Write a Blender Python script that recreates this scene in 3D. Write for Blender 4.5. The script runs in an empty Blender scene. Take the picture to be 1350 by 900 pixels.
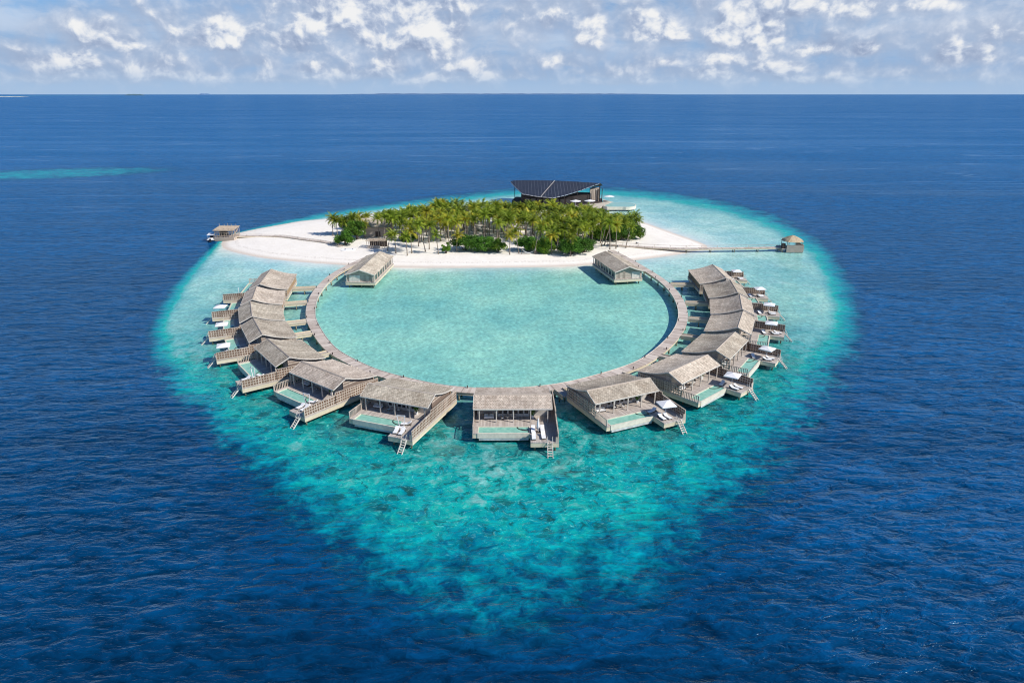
import bpy, math, random
import numpy as np
from mathutils import Vector, Matrix
R = math.radians
rnd = random.Random(7)
scene = bpy.context.scene
COL = scene.collection

# ------------------------------------------------------------------ camera
CAMZ = 57.0; FPX = 900.0; HY = 121.0
PITCH = math.atan((450 - HY) / FPX)
cam_d = bpy.data.cameras.new('camera'); cam = bpy.data.objects.new('camera', cam_d); COL.objects.link(cam)
cam_d.sensor_width = 36; cam_d.lens = FPX / 1350 * 36; cam_d.clip_start = 0.5; cam_d.clip_end = 90000
cam.location = (0, 0, CAMZ); cam.rotation_euler = (math.pi/2 - PITCH, 0, 0)
scene.camera = cam

def G(px, py, z=0.0):
    """survey point: the place at height z seen at photo pixel (px, py)"""
    x = (px-675)/FPX; y = (450-py)/FPX
    dy = math.cos(PITCH) + y*math.sin(PITCH); dz = -math.sin(PITCH) + y*math.cos(PITCH)
    t = (z-CAMZ)/dz
    return (x*t, dy*t)

# ------------------------------------------------------------------ helpers
class MB:
    def __init__(s): s.v = []; s.f = []; s.a = []
    def add(s, vs, fs):
        o = len(s.v); s.v += [tuple(v) for v in vs]; s.f += [tuple(i+o for i in f) for f in fs]; return s
    def box(s, x0, x1, y0, y1, z0, z1):
        if x0 > x1: x0, x1 = x1, x0
        if y0 > y1: y0, y1 = y1, y0
        return s.add([(x0,y0,z0),(x1,y0,z0),(x1,y1,z0),(x0,y1,z0),(x0,y0,z1),(x1,y0,z1),(x1,y1,z1),(x0,y1,z1)],
              [(3,2,1,0),(4,5,6,7),(0,1,5,4),(1,2,6,5),(2,3,7,6),(3,0,4,7)])
    def beam(s, p, q, w=0.1, h=None, up=(0,0,1)):
        h = h or w; p = Vector(p); q = Vector(q); d = (q-p).normalized(); u = Vector(up)
        if abs(d.dot(u)) > .98: u = Vector((1,0,0))
        a = d.cross(u).normalized()*w/2; b = a.cross(d).normalized()*h/2
        vs = [p-a-b,p+a-b,p+a+b,p-a+b,q-a-b,q+a-b,q+a+b,q-a+b]
        return s.add(vs, [(0,1,2,3),(7,6,5,4),(4,5,1,0),(5,6,2,1),(6,7,3,2),(7,4,0,3)])
    def tube(s, pts, rs, n=8, cap=True):
        pts = [Vector(p) for p in pts]; vs = []; m = len(pts)
        if not hasattr(rs, '__len__'): rs = [rs]*m
        for i, p in enumerate(pts):
            d = (pts[min(i+1,m-1)] - pts[max(i-1,0)]).normalized()
            u = Vector((0,1,0)) if abs(d.z) > .7 else Vector((0,0,1))
            a = d.cross(u).normalized(); b = a.cross(d)
            for k in range(n):
                t = 2*math.pi*k/n; vs.append(p + a*math.cos(t)*rs[i] + b*math.sin(t)*rs[i])
        fs = [(i*n+k, i*n+(k+1)%n, (i+1)*n+(k+1)%n, (i+1)*n+k) for i in range(m-1) for k in range(n)]
        if cap: fs += [tuple(range(n-1,-1,-1)), tuple(range((m-1)*n, m*n))]
        return s.add(vs, fs)
    def prism(s, poly, z0, z1):
        n = len(poly)
        return s.add([(x,y,z0) for x,y in poly]+[(x,y,z1) for x,y in poly],
            [tuple(range(n-1,-1,-1)), tuple(range(n,2*n))]+[(i,(i+1)%n,n+(i+1)%n,n+i) for i in range(n)])
    def sheet(s, prof, x0, x1, th):
        """profile of (y,z) extruded along x, th thick below"""
        n = len(prof); vs = []
        for x in (x0, x1):
            vs += [(x,y,z) for y,z in prof] + [(x,y,z-th) for y,z in prof]
        fs = []
        for i in range(n-1):
            fs += [(i,i+1,2*n+i+1,2*n+i)[::-1], (n+i,n+i+1,3*n+i+1,3*n+i), (i,i+1,n+i+1,n+i), (2*n+i,2*n+i+1,3*n+i+1,3*n+i)[::-1]]
        fs += [(0,n,3*n,2*n), (n-1,2*n-1,4*n-1,3*n-1)[::-1]]
        return s.add(vs, fs)
    def build(s, name, mat, parent=None, smooth=False, loc=None, rz=0, recalc=True):
        me = bpy.data.meshes.new(name); me.from_pydata(s.v, [], s.f)
        if recalc:
            import bmesh
            b = bmesh.new(); b.from_mesh(me); bmesh.ops.recalc_face_normals(b, faces=b.faces); b.to_mesh(me); b.free()
        if smooth: me.polygons.foreach_set('use_smooth', [True]*len(me.polygons))
        me.materials.append(mat); o = bpy.data.objects.new(name, me); COL.objects.link(o)
        if parent: o.parent = parent
        if loc: o.location = loc
        o.rotation_euler.z = rz
        return o

def tag(o, label=None, cat=None, group=None, kind=None):
    if label: o['label'] = label
    if cat: o['category'] = cat
    if group: o['group'] = group
    if kind: o['kind'] = kind
    return o
def thing(name, label, cat, loc=(0,0,0), rz=0, group=None):
    o = bpy.data.objects.new(name, None); COL.objects.link(o); o.empty_display_size = .5
    o.location = loc; o.rotation_euler = (0,0,rz)
    return tag(o, label, cat, group)
def kids(o): return [c for c in ALL_CH.get(o.name, [])]
def copy_tree(o, parent=None):
    c = o.copy(); COL.objects.link(c)
    if parent: c.parent = parent
    for ch in list(o.children): copy_tree(ch, c)
    return c

# ------------------------------------------------------------------ materials
class NT:
    def __init__(s, mat):
        s.t = mat.node_tree; s.n = s.t.nodes; s.l = s.t.links
    def new(s, typ, **kw):
        nd = s.n.new(typ)
        for k, v in kw.items(): setattr(nd, k, v)
        return nd
    def put(s, sock, v):
        if v is None: return
        if hasattr(v, 'is_output'): s.l.new(v, sock)
        else:
            if sock.type == 'RGBA' and len(v) == 3: v = (*v, 1)
            sock.default_value = v
    def m(s, op, a, b=None, c=None, clamp=False):
        nd = s.new('ShaderNodeMath', operation=op, use_clamp=clamp)
        s.put(nd.inputs[0], a); s.put(nd.inputs[1], b); s.put(nd.inputs[2], c); return nd.outputs[0]
    def vm(s, op, a, b=None, sc=None):
        nd = s.new('ShaderNodeVectorMath', operation=op)
        s.put(nd.inputs[0], a); s.put(nd.inputs[1], b)
        if sc is not None: s.put(nd.inputs['Scale'], sc)
        return nd.outputs['Value'] if op in ('LENGTH','DISTANCE','DOT_PRODUCT') else nd.outputs[0]
    def mix(s, f, a, b, bt='MIX'):
        nd = s.new('ShaderNodeMix', data_type='RGBA', blend_type=bt)
        s.put(nd.inputs[0], f); s.put(nd.inputs[6], a); s.put(nd.inputs[7], b); return nd.outputs[2]
    def mp(s, v, a, b, c=0., d=1., smooth=False):
        nd = s.new('ShaderNodeMapRange'); nd.interpolation_type = 'SMOOTHSTEP' if smooth else 'LINEAR'
        s.put(nd.inputs[0], v)
        for i, q in enumerate((a,b,c,d)): s.put(nd.inputs[i+1], q)
        return nd.outputs[0]
    def noise(s, vec, scale, detail=3., rough=.55, dist=0., dim='3D'):
        nd = s.new('ShaderNodeTexNoise', noise_dimensions=dim)
        s.put(nd.inputs['Vector'], vec); s.put(nd.inputs['Scale'], scale); s.put(nd.inputs['Detail'], detail)
        s.put(nd.inputs['Roughness'], rough); s.put(nd.inputs['Distortion'], dist); return nd.outputs[0]
    def mapping(s, vec, loc=(0,0,0), rot=(0,0,0), scale=(1,1,1)):
        nd = s.new('ShaderNodeMapping'); s.put(nd.inputs[0], vec)
        nd.inputs[1].default_value = loc; nd.inputs[2].default_value = rot; nd.inputs[3].default_value = scale
        return nd.outputs[0]
    def ramp(s, f, stops):
        nd = s.new('ShaderNodeValToRGB'); e = nd.color_ramp.elements
        while len(e) < len(stops): e.new(.5)
        for i, (p, c) in enumerate(stops): e[i].position = p; e[i].color = (*c, 1)
        s.put(nd.inputs[0], f); return nd.outputs[0]
    def attr(s, name):
        return s.new('ShaderNodeAttribute', attribute_name=name).outputs['Fac']
    def obj(s): return s.new('ShaderNodeTexCoord').outputs['Object']
    def pos(s): return s.new('ShaderNodeNewGeometry').outputs['Position']
    def rand(s): return s.new('ShaderNodeObjectInfo').outputs['Random']
    def sep(s, v):
        nd = s.new('ShaderNodeSeparateXYZ'); s.put(nd.inputs[0], v); return nd.outputs
    def comb(s, x=0., y=0., z=0.):
        nd = s.new('ShaderNodeCombineXYZ'); s.put(nd.inputs[0],x); s.put(nd.inputs[1],y); s.put(nd.inputs[2],z); return nd.outputs[0]
    def bump(s, h, dist, strength=1., normal=None):
        nd = s.new('ShaderNodeBump'); s.put(nd.inputs['Height'], h); s.put(nd.inputs['Distance'], dist)
        s.put(nd.inputs['Strength'], strength); s.put(nd.inputs['Normal'], normal); return nd.outputs[0]

def mat(name):
    m = bpy.data.materials.new(name); m.use_nodes = True
    b = m.node_tree.nodes['Principled BSDF']; return m, NT(m), b

def wood(name, c1, c2, axis=0, plank=.28, rough=.8, coord='obj'):
    """weathered boards: streaky grain, each board its own tone, dark joints"""
    m, n, b = mat(name)
    p = n.obj(); x, y, z = n.sep(p)[:3]; r = n.rand()
    p2 = n.vm('ADD', p, n.comb(n.m('MULTIPLY', r, 37.), n.m('MULTIPLY', r, 11.), 0.))
    u = (x, y, z)[axis]
    cell = n.m('FLOOR', n.m('DIVIDE', u, plank))
    wn = n.new('ShaderNodeTexWhiteNoise', noise_dimensions='1D'); n.put(wn.inputs['W'], n.m('ADD', cell, n.m('MULTIPLY', r, 91.)))
    g = n.noise(p2, 1.7, 4., .65); big = n.noise(p2, .35, 2.)
    f = n.m('ADD', n.m('MULTIPLY', wn.outputs[0], .45), n.m('MULTIPLY', g, .75))
    f = n.m('ADD', f, n.m('MULTIPLY', big, .4)); f = n.mp(f, .4, 1.2)
    c = n.mix(f, c1, c2)
    fr = n.m('FRACT', n.m('DIVIDE', u, plank)); j = n.m('LESS_THAN', fr, .12)
    c = n.mix(n.m('MULTIPLY', j, .45), c, tuple(v*.35 for v in c1))
    n.put(b.inputs['Base Color'], c); b.inputs['Roughness'].default_value = rough
    b.inputs['Specular IOR Level'].default_value = .25
    return m

def plain(name, c, rough=.7, var=.25, scale=1.5, metal=0.):
    m, n, b = mat(name)
    f = n.noise(n.vm('ADD', n.obj(), n.comb(n.m('MULTIPLY', n.rand(), 20.))), scale, 4.)
    k = n.mp(f, .3, .7, 1-var, 1+var*.5)
    n.put(b.inputs['Base Color'], n.mix(1., (*c,), n.comb(k,k,k), 'MULTIPLY')); b.inputs['Roughness'].default_value = rough
    b.inputs['Metallic'].default_value = metal; b.inputs['Specular IOR Level'].default_value = .3
    return m

def shingle():
    m, n, b = mat('shingle_roof')
    p = n.obj(); r = n.rand(); x, y, z = n.sep(p)[:3]
    off = n.comb(n.m('MULTIPLY', r, 57.), n.m('MULTIPLY', r, 23.), 0.)
    q = n.vm('ADD', p, off)
    br = n.new('ShaderNodeTexBrick'); n.put(br.inputs['Vector'], n.comb(n.sep(q)[0], n.sep(q)[1], 0.))
    br.inputs['Scale'].default_value = 1.; br.inputs['Brick Width'].default_value = .42; br.inputs['Row Height'].default_value = .3
    br.inputs['Mortar Size'].default_value = .025; br.inputs['Bias'].default_value = 0.
    br.inputs['Color1'].default_value = (.8,.8,.8,1); br.inputs['Color2'].default_value = (1.15,1.15,1.15,1); br.inputs['Mortar'].default_value = (.5,.5,.5,1)
    sp = n.noise(q, 2.6, 5., .75); big = n.noise(q, .28, 3., .6)
    streak = n.noise(n.mapping(q, scale=(1.6,.22,1.)), 1., 3., .6)
    f = n.mp(n.m('ADD', n.m('ADD', n.m('MULTIPLY', sp, .5), n.m('MULTIPLY', big, .4)), n.m('MULTIPLY', streak, .35)), .47, .8)
    c = n.mix(f, (.36,.285,.215), (.80,.695,.56))
    moss = n.mp(n.noise(q, .8, 4., .7), .60, .75)
    c = n.mix(n.m('MULTIPLY', moss, .35), c, (.13,.115,.075))
    c = n.mix(1., c, br.outputs[0], 'MULTIPLY')
    damp = n.mp(n.noise(q, .16, 4., .65), .50, .68); c = n.mix(n.m('MULTIPLY', damp, .28), c, (.15,.125,.105))
    tv = n.mp(n.m('FRACT', n.m('MULTIPLY', r, 7.7)), 0., 1., .84, 1.12); c = n.mix(1., c, n.comb(tv, n.m('MULTIPLY', tv, n.mp(r, 0., 1., .97, 1.02)), tv), 'MULTIPLY')
    n.put(b.inputs['Base Color'], c); b.inputs['Roughness'].default_value = .9; b.inputs['Specular IOR Level'].default_value = .1
    n.put(b.inputs['Normal'], n.bump(n.m('ADD', n.m('MULTIPLY', sp, .6), n.m('MULTIPLY', n.sep(br.outputs[0])[0], .3)), .12, .7))
    return m

M = {}
M['roof'] = shingle()
M['deck'] = wood('weathered_decking', (.34,.285,.245), (.64,.57,.51), 0, .3)
M['ringdeck'] = None
M['fascia'] = wood('cream_timber_fascia', (.52,.43,.29), (.78,.69,.52), 2, .32)
M['fence'] = wood('grey_brown_timber', (.36,.29,.23), (.62,.53,.44), 1, .9)
M['wall'] = wood('silvered_cladding', (.34,.28,.23), (.58,.50,.42), 2, .26)
M['redwall'] = wood('brown_grey_cladding', (.15,.11,.09), (.27,.205,.165), 2, .26)
M['brownboard'] = wood('red_brown_boards', (.11,.062,.04), (.22,.13,.085), 1, .3)
M['wall_tan'] = wood('tan_cladding', (.38,.27,.17), (.62,.47,.32), 1, .35)
M['post'] = plain('pale_post', (.58,.52,.45))
M['trim'] = plain('pale_trim', (.66,.61,.54), var=.2)
M['white'] = plain('white_paint', (.80,.80,.79), .5, .06)
M['cloth'] = plain('white_cloth', (.82,.81,.80), .9, .08, 3.)
M['cream'] = plain('cream_pool_shell', (.70,.64,.52), .6, .15)
M['poolwhite'] = plain('pale_concrete', (.58,.59,.57), .7, .3)
M['pile'] = plain('stained_concrete_pile', (.30,.26,.19), .8, .5, 2.)
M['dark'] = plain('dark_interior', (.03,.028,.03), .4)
_m, _n, _b = M['pile'], NT(M['pile']), M['pile'].node_tree.nodes['Principled BSDF']
_c = _b.inputs['Base Color'].links[0].from_socket
_n.put(_b.inputs['Base Color'], _n.mix(_n.mp(_n.m('ADD', _n.sep(_n.pos())[2], _n.m('MULTIPLY', _n.noise(_n.pos(), 3.), .4)), .35, .75, .85, 0.), _c, (.035,.045,.025)))
M['dark_wood'] = plain('dark_timber', (.07,.052,.045), .7)  # timber that is dark in its own colour
M['steel'] = plain('brushed_steel', (.6,.6,.62), .3, .1, metal=.8)
M['wicker'] = plain('grey_wicker', (.16,.14,.12), .8)
M['navy'] = plain('dark_hull', (.02,.03,.06), .3)
M['thatch'] = wood('golden_thatch', (.34,.25,.15), (.62,.50,.34), 0, .2)
M['driftwood'] = plain('pale_driftwood', (.46,.37,.28), .9, .4, 2.)
M['solarwood'] = plain('charred_timber', (.045,.036,.034), .7, .4)
M['terrace'] = plain('sandstone_terrace', (.60,.53,.43), .8, .25)
M['drape'] = plain('linen_curtain', (.50,.47,.43), .9, .2)

def glass_dark():
    m, n, b = mat('dark_window_glass')
    n.put(b.inputs['Base Color'], n.mix(n.noise(n.obj(), .8, 2.), (.01,.012,.015), (.06,.06,.06)))
    b.inputs['Roughness'].default_value = .08; return m
M['glass'] = glass_dark()
def pool():
    m, n, b = mat('pool_water')
    q = n.vm('ADD', n.obj(), n.comb(n.m('MULTIPLY', n.rand(), 40.)))
    f = n.noise(q, 1.3, 3.); c = n.mix(n.mp(f, .3, .7), (.20,.46,.37), (.33,.60,.48))
    n.put(b.inputs['Base Color'], c); b.inputs['Roughness'].default_value = .05; b.inputs['IOR'].default_value = 1.33
    n.put(b.inputs['Normal'], n.bump(n.noise(q, 3., 3.), .03, .6)); return m
M['pool'] = pool()
def solar():
    m, n, b = mat('solar_panel')
    p = n.obj()
    br = n.new('ShaderNodeTexBrick'); n.put(br.inputs['Vector'], n.comb(n.sep(p)[0], n.sep(p)[1], 0.)); br.offset = 0.
    br.inputs['Scale'].default_value = 1.; br.inputs['Brick Width'].default_value = 1.7; br.inputs['Row Height'].default_value = 1.05
    br.inputs['Mortar Size'].default_value = .07
    br.inputs['Color1'].default_value = (.012,.015,.026,1); br.inputs['Color2'].default_value = (.022,.026,.04,1); br.inputs['Mortar'].default_value = (.16,.17,.19,1)
    n.put(b.inputs['Base Color'], br.outputs[0]); b.inputs['Roughness'].default_value = .35; b.inputs['Specular IOR Level'].default_value = .3
    return m
M['solar'] = solar()
def ringdeck():
    m, n, b = mat('walkway_boards')
    a = n.attr('along'); q = n.pos()
    cell = n.m('FLOOR', n.m('DIVIDE', a, .55))
    wn = n.new('ShaderNodeTexWhiteNoise', noise_dimensions='1D'); n.put(wn.inputs['W'], cell)
    cell2 = n.m('FLOOR', n.m('DIVIDE', a, 2.9))
    w2 = n.new('ShaderNodeTexWhiteNoise', noise_dimensions='1D'); n.put(w2.inputs['W'], cell2)
    f = n.m('ADD', n.m('MULTIPLY', wn.outputs[0], .4), n.m('MULTIPLY', w2.outputs[0], .3))
    f = n.m('ADD', f, n.m('MULTIPLY', n.noise(q, .8, 5., .65), .7)); f = n.mp(f, .35, 1.15)
    c = n.mix(f, (.42,.34,.285), (.74,.65,.565))
    j = n.m('LESS_THAN', n.m('FRACT', n.m('DIVIDE', a, 2.9)), .07)
    c = n.mix(n.m('MULTIPLY', j, .5), c, (.1,.07,.06))
    n.put(b.inputs['Base Color'], c); b.inputs['Roughness'].default_value = .85; b.inputs['Specular IOR Level'].default_value = .15
    return m
M['ringdeck'] = ringdeck()
def leafmat(name, dark, light, yellow, tr=.25):
    m, n, b = mat(name)
    r = n.rand(); f = n.noise(n.pos(), .9, 3., .6)
    c = n.mix(n.mp(f, .35, .65), dark, light)
    c = n.mix(n.m('MULTIPLY', n.mp(r, .45, 1.), n.mp(n.noise(n.pos(), .35, 2.), .4, .65)), c, yellow)
    w = n.mp(n.m('FRACT', n.m('MULTIPLY', r, 17.3)), 0., 1., .7, 1.3)
    c = n.mix(1., c, n.comb(w, w, w), 'MULTIPLY')
    n.put(b.inputs['Base Color'], c); b.inputs['Roughness'].default_value = .6; b.inputs['Specular IOR Level'].default_value = .25
    t = n.new('ShaderNodeBsdfTranslucent'); n.put(t.inputs[0], c)
    mx = n.new('ShaderNodeMixShader'); mx.inputs[0].default_value = tr
    n.l.new(b.outputs[0], mx.inputs[1]); n.l.new(t.outputs[0], mx.inputs[2])
    n.l.new(mx.outputs[0], n.n['Material Output'].inputs[0]); return m
M['palm'] = leafmat('palm_leaf', (.07,.14,.010), (.34,.42,.04), (.72,.60,.06), .35)
M['leaf'] = leafmat('broad_leaf', (.035,.11,.014), (.13,.29,.03), (.28,.40,.04), .3)
M['trunk'] = plain('palm_trunk', (.30,.25,.20), .9, .4, 2.)
M['bark'] = plain('bark', (.13,.10,.08), .9, .4, 2.)

# ------------------------------------------------------------------ sun, sky
SUN_TO = Vector((.90, -.43, .84)).normalized()
EL = math.asin(SUN_TO.z); AZ = math.atan2(SUN_TO.x, SUN_TO.y)
sl = bpy.data.lights.new('sun', 'SUN'); sl.energy = 4.9; sl.angle = R(.53); sl.color = (1, .95, .87)
so = bpy.data.objects.new('sun', sl); COL.objects.link(so); so.rotation_euler = SUN_TO.to_track_quat('Z', 'Y').to_euler(); so.location = (0,0,200)

def build_world():
    w = bpy.data.worlds.new('World'); scene.world = w; w.use_nodes = True
    n = NT(w); bg = n.n['Background']; bg.inputs[1].default_value = 1.
    sky = n.new('ShaderNodeTexSky', sky_type='NISHITA'); sky.sun_disc = False
    sky.sun_elevation = EL; sky.sun_rotation = AZ; sky.air_density = 1.; sky.dust_density = .6; sky.ozone_density = 2.
    base = n.mix(1., sky.outputs[0], (.050,.076,.110), 'MULTIPLY')
    d = n.new('ShaderNodeTexCoord').outputs['Generated']
    x, y, z = n.sep(d)[:3]
    az = n.m('MULTIPLY', n.m('ARCTAN2', x, y), 57.2958)          # degrees
    el = n.m('MULTIPLY', n.m('ARCSINE', n.m('MAXIMUM', z, -.2)), 57.2958)
    base0 = base; el0 = el
    # haze towards the horizon: pale marine blue
    base = n.mix(n.mp(el, 0., 12., .93, .0, True), base, n.mix(n.mp(el, 0., 6.), (.31,.47,.73), (.22,.42,.76)))
    P = n.comb(az, n.m('MULTIPLY', el, 1.2), 0.)
    wp = n.new('ShaderNodeTexNoise'); n.put(wp.inputs['Vector'], P); wp.inputs['Scale'].default_value = .35; wp.inputs['Detail'].default_value = 2.
    Pw = n.vm('ADD', P, n.vm('SCALE', n.vm('SUBTRACT', wp.outputs['Color'], (.5,.5,.5)), None, 1.3))
    # high thin veil
    veil = n.noise(n.mapping(Pw, scale=(.06,.34,1.)), 1., 6., .65)
    veil = n.m('MULTIPLY', n.mp(veil, .34, .58, 0., 1., True), n.m('MULTIPLY', n.mp(el, 1.2, 4.), n.mp(el, 8.5, 11., 1., .0)))
    # less veil in the upper left, where blue shows
    gap = n.m('MULTIPLY', n.mp(n.m('ABSOLUTE', n.m('SUBTRACT', az, -23.)), 3., 16., 1., 0., True), n.mp(el, 4.3, 6.0, 0., 1., True))
    gap2 = n.m('MULTIPLY', n.mp(n.m('ABSOLUTE', n.m('SUBTRACT', az, 4.5)), 1., 5., 1., 0., True), n.mp(n.m('ABSOLUTE', n.m('SUBTRACT', el, 4.6)), .1, .9, 1., 0., True))
    veil = n.m('MULTIPLY', veil, n.m('SUBTRACT', 1., n.m('MULTIPLY', gap, .85)))
    # cumulus masses: bodies given as (az, el, half width, half height, weight)
    def A(px, py):
        vx = (px-675)/FPX; vy = (450-py)/FPX
        dy = math.cos(PITCH)+vy*math.sin(PITCH); dz = -math.sin(PITCH)+vy*math.cos(PITCH)
        return math.degrees(math.atan2(vx, dy)), math.degrees(math.atan2(dz, math.hypot(vx, dy)))
    blobs = [(292,52,24,20,1.),(262,58,14,10,.7),(445,22,48,28,1.),(480,48,20,22,.9),(385,60,26,18,.8),(575,55,34,34,1.),(560,10,60,16,.8),
             (88,88,34,11,.9),(20,78,22,14,.6),(150,55,24,22,.6),(516,90,14,12,.7),(620,88,40,10,.55),(410,92,14,8,.7),
             (700,30,60,26,.55),(780,42,15,30,.9),(855,42,36,24,.85),(985,42,42,34,.9),(948,78,40,12,.5),(900,48,9,8,.9),
             (1078,64,24,12,1.),(1141,66,13,8,1.),(1100,12,70,18,.8),(1210,8,60,14,.7),(1280,78,36,14,.75),(1295,68,10,8,.8),(800,97,40,8,.6),(740,84,30,10,.6),(1030,92,40,9,.55),(1330,50,26,16,.6),(200,92,50,9,.4),(330,86,30,8,.5),(870,86,20,8,.6),(60,104,40,6,.65),(250,101,50,7,.65),(345,106,40,5,.6),(470,101,60,7,.65),(560,105,40,6,.65),(660,101,40,8,.65),(820,108,50,6,.65),(930,101,40,8,.65),(1060,106,60,6,.6),(1180,98,40,8,.65),(1240,104,40,6,.6)]
    acc = None
    for (px, py, hw, hh, wt) in blobs:
        a, e = A(px, py); k = n.vm('SUBTRACT', Pw, (a, e*1.2, 0)); k_ = n.sep(k); k = n.comb(k_[0], n.m('SUBTRACT', n.m('MULTIPLY', k_[1], 1.5), n.m('MULTIPLY', n.m('ABSOLUTE', k_[1]), .5)), 0.)
        k = n.vm('MULTIPLY', k, (1/(hw*.060*1.35), 1/(hh*.060*1.2*1.35), 0)); dd = n.vm('DOT_PRODUCT', k, k)
        g = n.m('MULTIPLY', n.m('EXPONENT', n.m('MULTIPLY', dd, -1.)), wt)
        acc = g if acc is None else n.m('MAXIMUM', acc, g)
    def dens(Pv):
        f1 = n.noise(Pv, .34, 8., .56)
        v1 = n.new('ShaderNodeTexVoronoi', feature='F1'); n.put(v1.inputs['Vector'], Pv); v1.inputs['Scale'].default_value = .9; v1.inputs['Detail'].default_value = 2.; v1.inputs['Roughness'].default_value = .5; v1.normalize = True
        return n.m('ADD', n.m('MULTIPLY', f1, .72), n.m('MULTIPLY', n.m('SUBTRACT', 1., v1.outputs[0]), .22))
    f0 = dens(Pw); up = dens(n.vm('ADD', Pw, (.30, .60, 0)))
    bias = n.m('ADD', n.m('MULTIPLY', acc, .34), n.m('MULTIPLY', n.mp(n.noise(P, .085, 3.), .42, .62), .10))
    band = n.m('MULTIPLY', n.mp(el, .1, .7, 0., 1., True), n.mp(el, 9., 16., 1., .55))
    D = n.m('ADD', n.m('SUBTRACT', f0, n.mp(el, 7., 11., .668, .95)), n.m('MULTIPLY', bias, band))
    D = n.m('SUBTRACT', D, n.m('MULTIPLY', n.mp(el, .2, 1.0, 1., 0.), .06))
    cov = n.mp(D, -.02, .12, 0., 1., True)
    soft = n.m('MULTIPLY', n.mp(D, -.30, .05, 0., 1., True), n.mp(el, 9., 11., .85, .0))
    edge = n.m('SUBTRACT', f0, up)                              # lit from the upper right
    lit = n.mp(n.m('ADD', n.m('MULTIPLY', edge, 3.4), n.m('MULTIPLY', D, 1.2)), -.35, .55, 0., 1., True)
    cc = n.ramp(lit, [(0., (.28,.36,.53)), (.4, (.44,.52,.68)), (.72, (.68,.73,.82)), (1., (.90,.90,.90))])
    c = n.mix(n.m('MULTIPLY', veil, .62), base, (.66,.73,.85))
    c = n.mix(n.m('MULTIPLY', gap2, .35), c, (.22,.40,.72))
    c = n.mix(soft, c, n.ramp(lit, [(0., (.36,.45,.62)), (1., (.60,.67,.80))]))
    c = n.mix(n.m('MULTIPLY', cov, n.mp(el, .5, 2.4, .35, .95)), c, cc)
    c = n.mix(n.mp(el, 0., 2.0, .66, 0., True), c, (.42,.57,.77))
    n.put(bg.inputs[0], c)
    hi = n.mix(n.mp(el0, 0., 12., .93, .0, True), base0, n.mix(n.mp(el0, 0., 6.), (.22,.43,.76), (.10,.33,.74)))
    bg2 = n.new('ShaderNodeBackground'); n.put(bg2.inputs[0], hi)
    inside = n.m('MULTIPLY', n.m('LESS_THAN', z, math.sin(R(11.5))), n.m('GREATER_THAN', z, -.01))
    mx = n.new('ShaderNodeMixShader'); n.put(mx.inputs[0], inside); n.l.new(bg2.outputs[0], mx.inputs[1]); n.l.new(bg.outputs[0], mx.inputs[2])
    n.l.new(mx.outputs[0], n.n['World Output'].inputs[0])
build_world()

# ------------------------------------------------------------------ shore and reef outlines (world metres)
def poly(pts, z=0.): return np.array([G(px, py, z) for px, py in pts])
SHORE = poly([(290,321),(296,329),(320,335),(345,340),(393,345),(449,349),(500,352),(560,353),(635,353),(700,352.5),(753,351),(790,348),(848,342),(883,337),(925,330),
   (935,325),(922,319),(892,309),(862,298),(845,292),(815,284),(780,278),(740,274),(680,272),(600,273),(520,277),(470,284),(427,289),(398,291),(371,296),(331,303),(302,310)])
EDGE_IN = poly([(292,326),(270,352),(250,382),(230,410),(222,440),(230,472),(250,500),(285,530),(338,562),(398,598),(450,633),(503,666),(565,690),(640,700),(715,696),(780,677),(842,645),(897,611),(958,571),(1018,525),(1060,482),(1088,440),(1090,400),(1075,352),(1040,318),(980,292),(920,275),(860,266),(800,260),(740,256),(680,260),(600,269),(520,278),(450,287),(380,298),(330,307),(302,314)])
EDGE_OUT = poly([(281,321),(252,346),(222,378),(203,405),(188,440),(192,480),(212,520),(248,562),(290,612),(332,678),(383,740),(445,800),(520,848),(600,872),(690,878),(780,868),(868,828),(940,768),(1002,702),(1062,632),(1108,560),(1133,505),(1148,450),(1140,400),(1120,350),(1088,312),(1037,283),(962,262),(880,250),(800,244),(740,240),(660,247),(580,257),(500,267),(420,279),(350,294),(300,308)])
RING_IN = [G(px, py, 1.9) for px, py in [(494,337),(468,349),(446.4,360.6),(431,374.5),(420.5,389),(416.2,403),(416,414),(419,425.7),(438.8,456),(467,473),(500,488),(545.4,499.6),(590,508.3),(645,512),(693.7,510.3),(746.5,503.9),(804.4,488.5),(843,474.7),(871,453.7),(887.7,435),(894.7,416),(890,395),(873.7,374),(849,357),(822,341),(801,330)]]

def catmull(P, sub=8):
    P = [np.array(p) for p in P]; out = []
    for i in range(len(P)-1):
        p0 = P[max(i-1,0)]; p1 = P[i]; p2 = P[i+1]; p3 = P[min(i+2,len(P)-1)]
        for k in range(sub):
            t = k/sub
            out.append(.5*((2*p1)+(-p0+p2)*t+(2*p0-5*p1+4*p2-p3)*t*t+(-p0+3*p1-3*p2+p3)*t**3))
    out.append(P[-1]); return np.array(out)
def smoothline(P, it=10):
    P = P.copy()
    for _ in range(it): P[1:-1] = P[1:-1]*.5 + (P[:-2]+P[2:])*.25
    return P
def resample(P, step):
    d = np.r_[0, np.cumsum(np.hypot(*np.diff(P, axis=0).T))]; n = int(d[-1]/step)+1
    s = np.linspace(0, d[-1], n); return np.c_[np.interp(s, d, P[:,0]), np.interp(s, d, P[:,1])], s
def rounded(P, it=3):
    for _ in range(it):
        Q = np.roll(P, -1, 0); P = np.stack([P*.75+Q*.25, P*.25+Q*.75], 1).reshape(-1, 2)
    return P
SHORE = rounded(SHORE, 2); EDGE_IN = rounded(EDGE_IN, 2); EDGE_OUT = rounded(EDGE_OUT, 2)
RINGI, _s = resample(smoothline(catmull(RING_IN), 14), 1.2); 
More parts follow.
